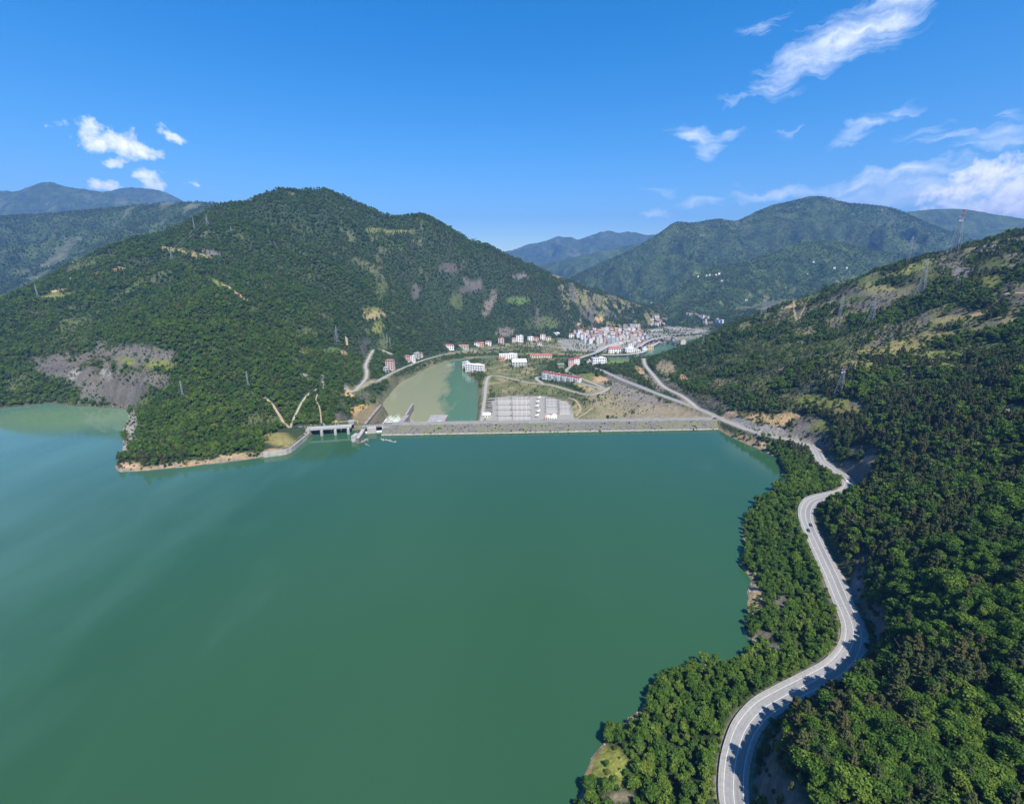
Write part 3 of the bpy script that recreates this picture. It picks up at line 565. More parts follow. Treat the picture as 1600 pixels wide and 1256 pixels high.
# ------------------------------------------------------------------ sky, sun, haze
SUN_EL, SUN_AZ = R(55), math.atan2(.42, -.907)      # azimuth from +Y towards +X: behind the camera, to its right
sv = Vector((math.sin(SUN_AZ) * math.cos(SUN_EL), math.cos(SUN_AZ) * math.cos(SUN_EL), math.sin(SUN_EL)))
sl = bpy.data.lights.new('sun', 'SUN'); sl.energy = 5.0; sl.angle = R(.53); sl.color = (1, .955, .88)
so = link(bpy.data.objects.new('sun', sl)); so.rotation_euler = (-sv).to_track_quat('-Z', 'Y').to_euler()
so.location = (0, 0, 3000)
w = bpy.data.worlds.new('World'); scene.world = w; w.use_nodes = True
t = NT(w.node_tree); bg = w.node_tree.nodes['Background']
sky = t.add('ShaderNodeTexSky'); sky.sky_type = 'NISHITA'; sky.sun_disc = False; sky.sun_elevation = SUN_EL; sky.sun_rotation = SUN_AZ
sky.altitude = 300; sky.air_density = 1.0; sky.dust_density = .6; sky.ozone_density = 3.0
# clouds: by direction (azimuth, elevation in degrees)
d = t.add('ShaderNodeTexCoord').outputs['Generated']
sp = t.add('ShaderNodeSeparateXYZ', inp={0: d})
az = t.math('MULTIPLY', t.math('ARCTAN2', sp.outputs[0], sp.outputs[1]), 57.29578)
el = t.math('MULTIPLY', t.math('ARCSINE', sp.outputs[2]), 57.29578)
ae = t.add('ShaderNodeCombineXYZ', inp={0: az, 1: el, 2: 0.0}).outputs[0]
def azel(u, v):
    r_ = ray(u, v); r_ = r_ / np.linalg.norm(r_); return math.degrees(math.atan2(r_[0], r_[1])), math.degrees(math.asin(r_[2]))
warp = t.add('ShaderNodeTexNoise'); warp.inputs['Scale'].default_value = .35; warp.inputs['Detail'].default_value = 5; t.l.new(ae, warp.inputs['Vector'])
wv = t.add('ShaderNodeVectorMath', operation='SUBTRACT', inp={0: warp.outputs['Color'], 1: (.5, .5, .5)}).outputs[0]
def warped(k): return t.add('ShaderNodeVectorMath', operation='MULTIPLY_ADD', inp={0: wv, 1: (k, k, 0), 2: ae}).outputs[0]
def blobs(vec, items):
    out = None
    for (u, v, ru, rvv, rot, s) in items:
        a0, e0 = azel(u, v); ar, er = azel(u + ru * math.cos(R(rot)), v - ru * math.sin(R(rot)))
        L = math.hypot(ar - a0, er - e0); ang = math.atan2(er - e0, ar - a0)
        a2, e2 = azel(u - rvv * math.sin(R(rot)), v - rvv * math.cos(R(rot))); W = math.hypot(a2 - a0, e2 - e0)
        mp = t.add('ShaderNodeMapping', vector_type='TEXTURE', inp={'Vector': vec, 'Location': (a0, e0, 0), 'Rotation': (0, 0, ang), 'Scale': (L, W, 1)}).outputs[0]
        ln = t.add('ShaderNodeVectorMath', operation='LENGTH', inp={0: mp}).outputs['Value']
        q = t.math('MULTIPLY', t.math('SUBTRACT', 1.0, ln), s)
        out = q if out is None else t.math('SMOOTH_MAX', out, q, .15)
    return out
CUM = [(140,205,22,20,0,1),(165,222,46,16,-4,1),(200,225,50,20,-12,1),(225,238,26,12,-8,1),(268,216,26,10,-42,.7),(180,250,20,9,0,.9),(166,290,26,12,0,1),(230,272,28,12,0,1),(238,284,22,10,0,1),(92,199,16,7,10,.45),(302,291,16,5,0,.4),
       (1535,282,75,32,18,1.4),(1580,300,80,36,10,1.4),(1490,304,80,22,18,1.2),(1620,275,50,26,0,1.2),(1560,325,120,26,0,1.2)]
WISP = [(1320,62,210,42,32,1.1),(1390,25,120,40,25,1.0),(1260,95,110,34,25,.8),(1195,36,44,16,20,.5),(1092,212,50,20,-18,.9),(1105,238,30,14,25,.85),(1135,205,34,12,20,.7),(1340,205,55,14,30,.75),(1410,170,60,11,20,.65),(1140,160,30,7,5,.35),
        (1430,268,170,18,8,1.2),(1330,292,110,12,8,1.0),(1210,302,90,14,3,1.1),(1400,300,200,26,6,.8),(1090,315,44,8,5,.7),(1025,328,26,6,0,.55),(1030,298,36,6,0,.4),(1500,300,200,44,2,1.2),(1570,215,110,20,8,.6),(1480,212,60,12,8,.45),(1230,207,20,6,0,.35),(1590,180,40,14,0,.5),(1450,205,70,10,10,.4)]
cv = warped(2.6)
cn = t.noise(ae, .9, 7, .62)
cum = t.math('ADD', blobs(cv, CUM), t.math('MULTIPLY', t.math('SUBTRACT', cn, .5), 2.3))
cum = t.ramp(t.math('MULTIPLY', cum, .72), [(.0, (0,) * 3), (.3, (.55,) * 3), (.75, (1,) * 3)])
st = t.add('ShaderNodeMapping', inp={'Vector': warped(3.0), 'Rotation': (0, 0, R(-22)), 'Scale': (.24, 1.9, 1)}).outputs[0]
wn = t.noise(st, .55, 7, .62)
wis = t.math('ADD', blobs(warped(3.5), WISP), t.math('MULTIPLY', t.math('SUBTRACT', wn, .52), 2.1))
wis = t.ramp(t.math('MULTIPLY', wis, .66), [(-.0, (0,) * 3), (.5, (.42,) * 3), (1.0, (.85,) * 3)])
cov = t.math('MAXIMUM', cum, wis)
ae2 = t.add('ShaderNodeVectorMath', operation='ADD', inp={0: ae, 1: (.45, .8, 0)}).outputs[0]
lit = t.math('SUBTRACT', cn, t.noise(ae2, .9, 7, .62))
cc = t.ramp(t.math('ADD', t.math('MULTIPLY', lit, 1.3), .5), [(.2, (6.0, 6.5, 7.2)), (.6, (8.9, 8.9, 9.0))])
skyc = t.add('ShaderNodeHueSaturation', inp={'Saturation': 1.46, 'Value': 1.0, 'Color': sky.outputs[0]}).outputs[0]
t.l.new(t.mix(cov, skyc, cc), bg.inputs['Color'])
bg.inputs['Strength'].default_value = .112

def haze(density):
    m = bpy.data.materials.new('valley_air'); m.use_nodes = True; nt = m.node_tree
    nt.nodes.remove(nt.nodes['Principled BSDF'])
    pv = nt.nodes.new('ShaderNodeVolumePrincipled'); pv.inputs['Density'].default_value = density; pv.inputs['Color'].default_value = (.14, .32, .78, 1); pv.inputs['Anisotropy'].default_value = 0
    nt.links.new(pv.outputs[0], nt.nodes['Material Output'].inputs['Volume'])
    X0, X1, Y0, Y1, Z0, Z1 = -15000, 15000, -2900, 13500, -68, 1750
    v = [(X0,Y0,Z0),(X1,Y0,Z0),(X1,Y1,Z0),(X0,Y1,Z0),(X0,Y0,Z1),(X1,Y0,Z1),(X1,Y1,Z1),(X0,Y1,Z1)]
    me = bpy.data.meshes.new('haze'); me.from_pydata(v, [], [(3,2,1,0),(4,5,6,7),(0,1,5,4),(1,2,6,5),(2,3,7,6),(3,0,4,7)]); me.materials.append(m)
    tag(link(bpy.data.objects.new('haze', me)), 'thin blue air over the valley', kind='stuff')
HAZE = 8.6e-5
if HAZE: haze(HAZE)

cam = bpy.data.cameras.new('camera'); cam.sensor_width = 36; cam.sensor_fit = 'HORIZONTAL'; cam.lens = F / 1600 * 36
cam.clip_start = 1; cam.clip_end = 40000
co = link(bpy.data.objects.new('camera', cam)); co.location = (0, 0, CH); co.rotation_euler = (math.pi / 2 - PITCH, 0, 0)
scene.camera = co
scene.view_settings.view_transform = 'Standard'; scene.view_settings.look = 'None'; scene.view_settings.exposure = .88; scene.view_settings.gamma = 1
scene.cycles.max_bounces = 5; scene.cycles.diffuse_bounces = 2; scene.cycles.glossy_bounces = 2; scene.cycles.transmission_bounces = 2; scene.cycles.volume_bounces = 0; scene.cycles.transparent_max_bounces = 4
scene.cycles.use_denoising = True

# ------------------------------------------------------------------ trees
def leaf_mat(name, cols, tr=.25):
    m = bpy.data.materials.new(name); m.use_nodes = True; nt = m.node_tree; t = NT(nt)
    nt.nodes.remove(nt.nodes['Principled BSDF'])
    oi = t.add('ShaderNodeObjectInfo')
    n = t.noise(oi.outputs['Location'], .022, 3, .6)
    f = t.math('ADD', t.math('MULTIPLY', oi.outputs['Random'], .55), t.math('MULTIPLY', t.math('SUBTRACT', n, .28), 1.0))
    c = t.ramp(f, cols)
    geo = t.add('ShaderNodeNewGeometry')
    c = t.mix(1.0, c, t.ramp(geo.outputs['Random Per Island'], [(0, (.72,) * 3), (1, (1.3,) * 3)]), 'MULTIPLY')
    df = t.add('ShaderNodeBsdfDiffuse', inp={'Color': c}); tl = t.add('ShaderNodeBsdfTranslucent', inp={'Color': c})
    mx = t.add('ShaderNodeMixShader', inp={0: tr, 1: df.outputs[0], 2: tl.outputs[0]})
    t.l.new(mx.outputs[0], nt.nodes['Material Output'].inputs['Surface'])
    return m
M_BROAD = leaf_mat('broad_leaves', [(.05, (.038, .072, .016)), (.35, (.056, .110, .021)), (.62, (.088, .150, .025)), (.9, (.135, .185, .032))])
M_PINE = leaf_mat('pine_needles', [(.05, (.040, .062, .021)), (.45, (.062, .084, .030)), (.75, (.088, .09, .034)), (.95, (.105, .098, .048))], .12)
M_SHRUB = leaf_mat('shrub_leaves', [(.05, (.036, .062, .016)), (.4, (.062, .098, .024)), (.7, (.105, .135, .03)), (.95, (.16, .165, .05))])
M_BARK = plain('bark', (.12, .09, .065), .9, .3, 2)
def flakes(centres, normals, size, r):
    """leaf clumps: small bent quads facing roughly outward"""
    n = len(centres)
    nn = normals + r.normal(0, .55, (n, 3)); nn /= np.linalg.norm(nn, axis=1)[:, None]
    a = np.cross(nn, r.normal(0, 1, (n, 3))); a /= np.linalg.norm(a, axis=1)[:, None]; b = np.cross(nn, a)
    s = size * r.uniform(.6, 1.35, (n, 1)); s2 = s * r.uniform(.55, 1.0, (n, 1))
    V = np.empty((n, 4, 3)); bend = nn * s * r.uniform(-.25, .25, (n, 1))
    V[:, 0] = centres - a * s; V[:, 1] = centres - b * s2 - bend; V[:, 2] = centres + a * s; V[:, 3] = centres + b * s2 - bend
    F_ = np.arange(n * 4).reshape(n, 4)
    return V.reshape(-1, 3), F_
def crown_broad(seed, h, rad, nl, nf, fs, low=.28):
    r = np.random.default_rng(seed)
    C = []; Rr = []
    for i in range(nl):
        a = r.uniform(0, 6.28); e = r.uniform(0, 1) ** .7
        zz = low * h + (1 - low) * h * (.18 + .62 * e); rr = rad * math.sqrt(max(.05, 1 - ((zz / h - .5) / .62) ** 2)) * r.uniform(.25, .72)
        C.append((math.cos(a) * rr, math.sin(a) * rr, zz)); Rr.append(rad * r.uniform(.22, .58))
    C.append((0, 0, h * .62)); Rr.append(rad * .62)
    C = np.array(C); Rr = np.array(Rr)
    k = r.choice(len(C), nf, p=Rr ** 2 / (Rr ** 2).sum())
    d = r.normal(0, 1, (nf, 3)); d[:, 2] = np.abs(d[:, 2]) * 1.0 - .35 * (r.random(nf) < .4); d /= np.linalg.norm(d, axis=1)[:, None]
    p = C[k] + d * (Rr[k] * r.uniform(.58, 1.2, nf))[:, None]
    d2 = d + np.array([0, 0, .25])
    return flakes(p, d2, fs, r)
def crown_pine(seed, h, rad, nf, fs):
    r = np.random.default_rng(seed)
    q = r.random(nf) ** .75; zz = h * (.14 + .86 * q)
    nb = max(6, int(h / 1.1)); 
    tier = np.floor(q * nb) / nb; zz = h * (.14 + .86 * (tier + r.normal(.3 / nb, .22 / nb, nf)))
    env = rad * np.minimum((1 - q) ** .5, .55 + q * 1.2) * (1.0 + .2 * np.sin(tier * 31 + seed))
    na = 7; a = np.round(r.uniform(0, na, nf)) * 6.283 / na + tier * 9 + r.normal(0, .17, nf)
    rr = env * np.sqrt(r.uniform(.08, 1, nf))
    lean = rad * .12 * np.sin(seed)
    p = np.stack([np.cos(a) * rr + lean * q, np.sin(a) * rr, zz - rr * .12], 1)
    d = np.stack([np.cos(a) * .6, np.sin(a) * .6, np.full(nf, .8)], 1)
    return flakes(p, d, fs, r)
def trunk(h, r0, seed):
    r = np.random.default_rng(seed); V = []; Fc = []
    n = 6; lv = [0, .35, .7, 1]
    off = np.cumsum(r.normal(0, .03 * h, (4, 2)), 0); off[0] = 0
    for j, l in enumerate(lv):
        for i in range(n):
            a = 6.283 * i / n; rr = r0 * (1 - .75 * l) * (1.5 if j == 0 else 1)
            V.append((math.cos(a) * rr + off[j][0], math.sin(a) * rr + off[j][1], l * h))
    for j in range(3):
        for i in range(n): Fc.append((j * n + i, j * n + (i + 1) % n, (j + 1) * n + (i + 1) % n, (j + 1) * n + i))
    # limbs
    for kk in range(4):
        a = r.uniform(0, 6.28); z0 = h * r.uniform(.45, .75); L = h * r.uniform(.3, .45); b = len(V); w = r0 * .3
        for (s, ww) in ((0, w), (1, w * .3)):
            cx, cy, cz = math.cos(a) * L * s + off[1][0], math.sin(a) * L * s + off[1][1], z0 + L * .6 * s
            for i in range(4): V.append((cx + ww * math.cos(i * 1.571), cy + ww * math.sin(i * 1.571), cz + (ww if i % 2 else -ww) * .3))
        for i in range(4): Fc.append((b + i, b + (i + 1) % 4, b + 4 + (i + 1) % 4, b + 4 + i))
    return np.array(V), np.array(Fc)
def proto(name, vf, mat):
    return np_mesh(name, vf[0], vf[1], mat)
# nearer prototypes (also the individual trees) and coarser ones for the far slopes; heights in metres
NEAR = {'broadleaf_tree': [(proto('crown', crown_broad(10 + i, h, rd, nl, 1300, .36), M_BROAD), proto('trunk', trunk(h * .6, .22, 10 + i), M_BARK), h, rd) for i, (h, rd, nl) in enumerate([(9, 3.7, 11), (8, 3.3, 9), (10, 3.6, 12), (7, 3.4, 9), (8.5, 3.0, 8)])],
        'pine_tree': [(proto('crown', crown_pine(30 + i, h, rd, 1300, .34), M_PINE), proto('trunk', trunk(h * .85, .2, 30 + i), M_BARK), h, rd) for i, (h, rd) in enumerate([(11, 2.9), (9.5, 2.8), (12.5, 3.1), (8, 2.6)])],
        'shrub': [(proto('crown', crown_broad(50 + i, h, rd, nl, 500, .27, .06), M_SHRUB), proto('trunk', trunk(h * .5, .08, 50 + i), M_BARK), h, rd) for i, (h, rd, nl) in enumerate([(3.2, 1.9, 6), (2.4, 1.7, 5), (4.2, 2.1, 7)])]}
MIDP = [('b', proto('tree_b', crown_broad(70 + i, h, rd, nl, 420, .55), M_BROAD)) for i, (h, rd, nl) in enumerate([(9, 3.7, 10), (8, 3.3, 8), (10, 3.6, 11), (7, 3.4, 8)])] + \
       [('p', proto('tree_p', crown_pine(80 + i, h, rd, 420, .52), M_PINE)) for i, (h, rd) in enumerate([(11, 2.9), (9.5, 2.8), (12.5, 3.1)])] + \
       [('s', proto('tree_s', crown_broad(90 + i, h, rd, nl, 160, .42, .06), M_SHRUB)) for i, (h, rd, nl) in enumerate([(3.2, 1.9, 6), (2.4, 1.7, 5), (4.2, 2.1, 7)])]
FARP = [('b', proto('far_b', crown_broad(110 + i, h, rd, nl, 130, 1.0), M_BROAD)) for i, (h, rd, nl) in enumerate([(10, 4.6, 7), (9, 4.2, 6), (11, 4.4, 8)])] + \
       [('p', proto('far_p', crown_pine(120 + i, h, rd, 120, .95), M_PINE)) for i, (h, rd) in enumerate([(12, 3.4), (10, 3.2)])] + \
       [('s', proto('far_s', crown_broad(130 + i, h, rd, nl, 60, .8, .06), M_SHRUB)) for i, (h, rd, nl) in enumerate([(3.6, 2.4, 5), (4.4, 2.6, 5)])]
NOTREE = []   # (polygon, margin): yards, buildings, water works
NOTREE.append((YARD, 8)); NOTREE.append((APRON, 4))

# ------------------------------------------------------------------ built things
class MB:
    """collects boxes, bars and prisms; build() links them as one mesh object"""
    def __init__(s): s.v = []; s.f = []
    def poly(s, vs, fs):
        b = len(s.v); s.v += [tuple(map(float, q)) for q in vs]; s.f += [tuple(i + b for i in f) for f in fs]; return s
    def box(s, c, sz, rz_=0.0, taper=1.0):
        cx, cy, cz = c; hx, hy, hz = sz[0] / 2, sz[1] / 2, sz[2] / 2; ca, sa = math.cos(rz_), math.sin(rz_)
        vs = []
        for k, zz in enumerate((-hz, hz)):
            q = taper if k else 1
            for sx, sy in ((-1, -1), (1, -1), (1, 1), (-1, 1)):
                X, Y = sx * hx * q, sy * hy * q; vs.append((cx + X * ca - Y * sa, cy + X * sa + Y * ca, cz + zz))
        return s.poly(vs, [(3, 2, 1, 0), (4, 5, 6, 7), (0, 1, 5, 4), (1, 2, 6, 5), (2, 3, 7, 6), (3, 0, 4, 7)])
    def bar(s, a, b, w, n=4, w2=None):
        a = Vector(a); b = Vector(b); d = (b - a)
        if d.length < 1e-6: return s
        d.normalize(); u = d.cross(Vector((0, 0, 1)) if abs(d.z) < .95 else Vector((1, 0, 0))).normalized(); q = d.cross(u)
        vs = []
        for p, ww in ((a, w), (b, w if w2 is None else w2)):
            for i in range(n):
                t_ = 6.2832 * (i + .5) / n; vs.append(p + (u * math.cos(t_) + q * math.sin(t_)) * ww * .6)
        fs = [(i, (i + 1) % n, n + (i + 1) % n, n + i) for i in range(n)] + [tuple(range(n - 1, -1, -1)), tuple(range(n, 2 * n))]
        return s.poly(vs, fs)
    def prism(s, outline, z0, z1):
        n = len(outline); vs = [(px_, py_, z0) for px_, py_ in outline] + [(px_, py_, z1) for px_, py_ in outline]
        return s.poly(vs, [tuple(range(n - 1, -1, -1)), tuple(range(n, 2 * n))] + [(i, (i + 1) % n, n + (i + 1) % n, n + i) for i in range(n)])
    def sweep(s, line, prof):
        """a profile (offset to the right, height above the line) swept along a polyline"""
        line = np.asarray(line, float); N_ = offs(line); n = len(prof); vs = []
        for p, q in zip(line, N_):
            for o, h in prof: vs.append((p[0] + q[0] * o, p[1] + q[1] * o, p[2] + h))
        fs = []
        for i in range(len(line) - 1):
            for j in range(n):
                k = (j + 1) % n; fs.append((i * n + j, i * n + k, (i + 1) * n + k, (i + 1) * n + j))
        fs += [tuple(range(n)), tuple(range((len(line) - 1) * n + n - 1, (len(line) - 1) * n - 1, -1))]
        return s.poly(vs, fs)
    def build(s, name, mat, parent=None):
        me = bpy.data.meshes.new(name); me.from_pydata(s.v, [], s.f); me.materials.append(mat); me.update()
        return link(bpy.data.objects.new(name, me), parent)
def thing(name, label, cat, loc=(0, 0, 0), rz_=0.0, group=None):
    o = link(bpy.data.objects.new(name, None)); o.location = loc; o.rotation_euler = (0, 0, rz_); return tag(o, label, cat, group)
def copy_tree(o, parent=None):
    c = o.copy(); link(c)
    if parent: c.parent = parent
    for ch in o.children: copy_tree(ch, c)
    return c
M_CONC = plain('weathered_concrete', (.27, .255, .235), .9, .3, .12, bump=.15)
M_CONCD = plain('dark_concrete', (.15, .14, .125), .9, .35, .15)  # darker tone for wall bodies below their copings
M_CONCL = plain('pale_concrete', (.33, .315, .285), .85, .18, .2)
M_STEEL = plain('galvanised_steel', (.42, .44, .45), .5, .15, .8, metal=.4)
M_DARK = plain('dark_steel', (.05, .052, .055), .6, .2, .8)
M_YELLOW = plain('yellow_paint', (.42, .34, .08), .6, .2, .5)
M_RED = plain('red_paint', (.40, .09, .07), .6, .2, .5)
M_WHITE = plain('white_paint', (.72, .71, .68), .7, .1, .3)
M_GLASS = plain('dark_window_glass', (.035, .045, .055), .12, .2, .5)
def riprap():
    m, t, b = new_mat('rubble_stone_facing')
    g = t.add('ShaderNodeNewGeometry').outputs['Position']
    vo = t.add('ShaderNodeTexVoronoi', inp={'Vector': g, 'Scale': .55})
    n = t.noise(g, .06, 5, .6); sx = t.add('ShaderNodeSeparateXYZ', inp={0: g})
    c = t.ramp(vo.outputs['Color'], [(.0, (.07, .065, .057)), (1, (.165, .155, .14))])
    c = t.mix(t.ramp(n, [(.45, (0,) * 3), (.6, (.75,) * 3)]), c, (.12, .13, .06))
    c = t.mix(t.ramp(t.math('ADD', sx.outputs[2], t.math('MULTIPLY', n, 1.5)), [(.0, (1,) * 3), (1, (1,) * 3)]), c, c)
    wet = t.math('LESS_THAN', t.math('ADD', sx.outputs[2], t.math('MULTIPLY', t.math('SUBTRACT', n, .5), 1.6)), 1.0)
    c = t.mix(wet, c, t.ramp(vo.outputs['Color'], [(0, (.19, .17, .14)), (1, (.32, .29, .245))]))
    t.l.new(c, b.inputs['Base Color']); b.inputs['Roughness'].default_value = .95
    bp = t.add('ShaderNodeBump', inp={'Strength': .8, 'Distance': .6, 'Height': vo.outputs['Distance']}); t.l.new(bp.outputs[0], b.inputs['Normal'])
    return m
M_RIP = riprap()

# --- the dam
W0 = at_z(600, 680.5, 0); W1 = at_z(1128, 671, 0)
W0[0] -= 4
ax = (W1 - W0); ax[2] = 0; LEN = np.linalg.norm(ax); ax /= LEN; nx = np.array([-ax[1], ax[0], 0])
W1 = W1 + ax * 14; LEN += 14
def dp(s, n, zz): return tuple(W0 + ax * s + nx * n + np.array([0, 0, zz]))
dam = thing('dam', 'long straight embankment dam with stone facing and a road along its crest', 'dam', dp(LEN / 2, 20, 0))
def dmb(mb, name, mat):
    o = mb.build(name, mat); o.parent = dam; o.matrix_parent_inverse = Matrix.Translation(-Vector(dam.location)); return o
ns, nn_ = 240, 9
V = []
for j in range(nn_):
    for i in range(ns):
        s_ = LEN * i / (ns - 1); q = j / (nn_ - 1)
        V.append(dp(s_, -8 + 25 * q + rng.normal(0, .25), -4.2 + 13.1 * q + rng.normal(0, .22)))
me = np_mesh('stone_facing', V, grid_faces(nn_, ns), M_RIP)
o = link(bpy.data.objects.new('stone_facing', me)); o.parent = dam; o.matrix_parent_inverse = Matrix.Translation(-Vector(dam.location))
b = MB(); b.poly([dp(0, 17, 8.9), dp(LEN, 17, 8.9), dp(LEN, 28, 8.9), dp(0, 28, 8.9)], [(0, 1, 2, 3)]); dmb(b, 'crest_road', M_ASPH)
b = MB(); b.poly([dp(0, 28, 8.9), dp(LEN, 28, 8.9), dp(LEN - 60, 120, -42), dp(0, 120, -42), dp(0, 28, -42), dp(LEN, 28, -42)], [(0, 1, 2, 3)]); dmb(b, 'downstream_slope', M_CONC)
for n_, nm in ((17.0, 'parapet'), (27.8, 'parapet')):
    b = MB(); b.poly([dp(0, n_, 8.4), dp(LEN, n_, 8.4), dp(LEN, n_ + .5, 8.4), dp(0, n_ + .5, 8.4), dp(0, n_, 10.1), dp(LEN, n_, 10.1), dp(LEN, n_ + .5, 10.1), dp(0, n_ + .5, 10.1)], [(0, 1, 5, 4), (4, 5, 6, 7), (2, 3, 7, 6), (1, 2, 6, 5), (3, 0, 4, 7)])
    dmb(b, nm, M_CONC)
for k in range(38): b = MB(); b.box(dp(8 + k * LEN / 39, 26.5, 11.4), (.22, .22, 5)); dmb(b, 'lamp_post', M_STEEL)

# --- spillway bridge, gates and guide walls
A = at_z(484, 671, 9.3); B = np.array(dp(-2, 19.5, 9.3)); bd = B - A; BL = np.linalg.norm(bd[:2]); ba = math.atan2(bd[1], bd[0])
br = thing('spillway_bridge', 'low concrete bridge on three pale piers over the dark spillway bays', 'bridge', tuple(A), ba)
MB().box((BL / 2 - 22, 4.2, -.8), (BL - 40, 9, 1.6)).build('deck', M_CONCL, br)
for yy in (-.2, 8.6): MB().box((BL / 2 - 22, yy, .55), (BL - 40, .25, 1.1)).build('railing', M_STEEL, br)
uu = [at_z(u, 678, 0) for u in (503.5, 524, 543.5)]
for p in uu:
    s_ = (p[0] - A[0]) * math.cos(ba) + (p[1] - A[1]) * math.sin(ba) + 1.0
    pr = MB().box((s_, 5.5, -7.0), (2.2, 15, 10.6)).build('pier', M_CONCL, br)
    MB().box((s_, -3.2, -6.0), (3.2, 2.6, 8)).build('pier_nose', M_CONCL, pr)
    MB().box((s_ + .5, 15.5, -.2), (1.8, 9, 3.8), .35).build('hoist_slab', M_CONC, br)
for k in range(4): MB().box((BL / 2 - 22 + (k - 1.5) * (BL - 44) / 4, 9.5, -6.8), ((BL - 50) / 4, .6, 10)).build('gate', M_DARK, br)
MB().box((-2.5, 4.5, -6), (5, 16, 13)).build('abutment', M_CONC, br)
cr = thing('gantry_crane', 'yellow hoist crane behind the spillway bridge', 'crane', tuple(A + np.array([math.cos(ba), math.sin(ba), 0]) * (BL * .3) + np.array([0, 14, -.5])), ba)
for sx in (0, 30):
    MB().box((sx, 0, 2.2), (1.0, 1.0, 5)).build('leg', M_YELLOW, cr)
MB().box((13, 0, 4.6), (36, .9, .6)).build('beam', M_YELLOW, cr)
MB().box((1, 0, 5.8), (3.5, 2.2, 2.0)).build('winch_house', M_YELLOW, cr)
hp = at_z(548, 664, 9.4)
hu = thing('gate_hut', 'small grey control hut with flat pale roof on the spillway bridge', 'hut', (hp[0], hp[1] + 4, 9.3), ba)
MB().box((0, 0, 1.8), (7, 5, 3.6)).build('wall', M_CONC, hu); MB().box((0, 0, 4.6), (8, 6, 2.0)).build('roof', M_STEEL, hu)
sg = thing('spillway_gatehouse', 'pair of pale concrete gate blocks with a dark rail beside the dam end', 'gatehouse', tuple(at_z(570, 678, 0)), ba + .03)
sg0 = at_z(570, 678, 0); sg1 = at_z(612, 677, 0); SL = np.linalg.norm((sg1 - sg0)[:2])
for f0, f1 in ((.10, .42), (.64, .95)): MB().box((SL * (f0 + f1) / 2, 4, 3.2), (SL * (f1 - f0), 8, 9.5)).build('block', plain('pinkish_concrete', (.36, .325, .29), .9, .2, .3) if f0 < .2 else bpy.data.materials['pinkish_concrete'], sg)
for f0, f1 in ((-.06, .10), (.42, .64)): MB().box((SL * (f0 + f1) / 2, 3, .6), (SL * (f1 - f0) - .2, 1, 3.4)).build('gate', M_WHITE, sg)
MB().box((SL * .46, 11, 8.1), (SL * 1.12, 8, 1.0)).build('walkway', M_CONC, sg)
b = MB()
for k in range(12): b.box((SL * (-.06 + k * .095), 7.6, 9.6), (.5, .3, 2.2))
b.box((SL * .46, 7.6, 10.6), (SL * 1.1, .35, .4)); b.build('railing', M_DARK, sg)
for fx in (.55, .9):
    b = MB(); L_ = []
    for k in range(13):
        a_ = math.pi * k / 12; L_.append((SL * fx - math.cos(a_) * 6.4, 18, 7.2 + math.sin(a_) * 4.2))
    for p, q in zip(L_, L_[1:]): b.bar(p, q, .7)
    b.build('gate_arch', M_DARK, sg)
def wall_line(name, label, pts, z0, w, mat, matside=None, cap=None):
    """a wall along points (x, y, top z)"""
    o = thing(name, label, 'wall', tuple(pts[0]))
    inv = Matrix.Translation(-Vector(o.location))
    line = np.array(pts, float)
    b = MB(); b.sweep(line, [(-w / 2, 0), (w / 2, 0), (w / 2, -1e-3), (-w / 2, -1e-3)][:0] or [(-w / 2, -.6), (-w / 2, 0), (w / 2, 0), (w / 2, -.6)])
    c = b.build('coping', cap or mat, o); c.matrix_parent_inverse = inv
    vs = []; N_ = offs(line)
    for p, q in zip(line, N_):
        for s_, h in ((-w / 2 + .08, p[2] - .6), (w / 2 - .08, p[2] - .6), (w / 2 - .08, z0), (-w / 2 + .08, z0)): vs.append((p[0] + q[0] * s_, p[1] + q[1] * s_, h))
    fs = []
    for i in range(len(line) - 1):
        for j in range(4): fs.append((i * 4 + j, i * 4 + (j + 1) % 4, i * 4 + 4 + (j + 1) % 4, i * 4 + 4 + j))
    fs += [(0, 1, 2, 3), tuple((len(line) - 1) * 4 + k for k in (3, 2, 1, 0))]
    b = MB(); b.poly(vs, fs); c = b.build('wall_body', matside or mat, o); c.matrix_parent_inverse = inv
    return o
M_STAIN = plain('stained_concrete', (.24, .22, .19), .9, .45, .12)
gw = wall_line('guide_wall', 'long guide wall reaching out into the reservoir from the spillway bridge', [at_z(568, 670, 8.5), at_z(563, 678, 8), at_z(558.5, 684, 8)], -6, 4.5, M_CONCL, M_CONCD)
q = at_z(552.5, 690, 0) + np.array([0, 2.5, 0]); inv = Matrix.Translation(-Vector(gw.location))
c = MB().box((q[0] + .5, q[1] + 4, 1), (6, 12, 13), -.12).build('nose_block', M_CONCL, gw); c.matrix_parent_inverse = inv
c = MB().box((q[0] + .4, q[1] - 2.5, 0), (3.6, 3, 5)).build('nose_step', M_CONCL, gw); c.matrix_parent_inverse = inv
lw = [at_z(u, v, 0) for u, v in [(488, 678), (479, 687), (471, 693.5), (463, 700.5), (456, 706), (448, 709.5), (439, 711.2), (425, 713), (412, 714.5)]]
wall_line('retaining_wall', 'curved concrete quay wall edging the grassy apron left of the spillway', [(p[0], p[1], 6.6) for p in lw], -4, 1.6, M_CONCL, plain('streaked_quay_concrete', (.34, .315, .27), .9, .35, .2))
wall_line('chute_wall', 'long dark wall down the left side of the spillway chute', [at_z(567, 666, -21.3), at_z(576, 655, -21.3), at_z(585, 644, -21.3), at_z(595, 632, -21.3)], -50, 3.5, M_STAIN, M_CONCD)
wall_line('divider_wall', 'stepped concrete wall dividing the spillway chute from the powerhouse pool', [at_z(620, 666, -6), at_z(629, 656, -22), at_z(636, 648.5, -28)], -50, 8.5, M_CONC, M_STAIN)
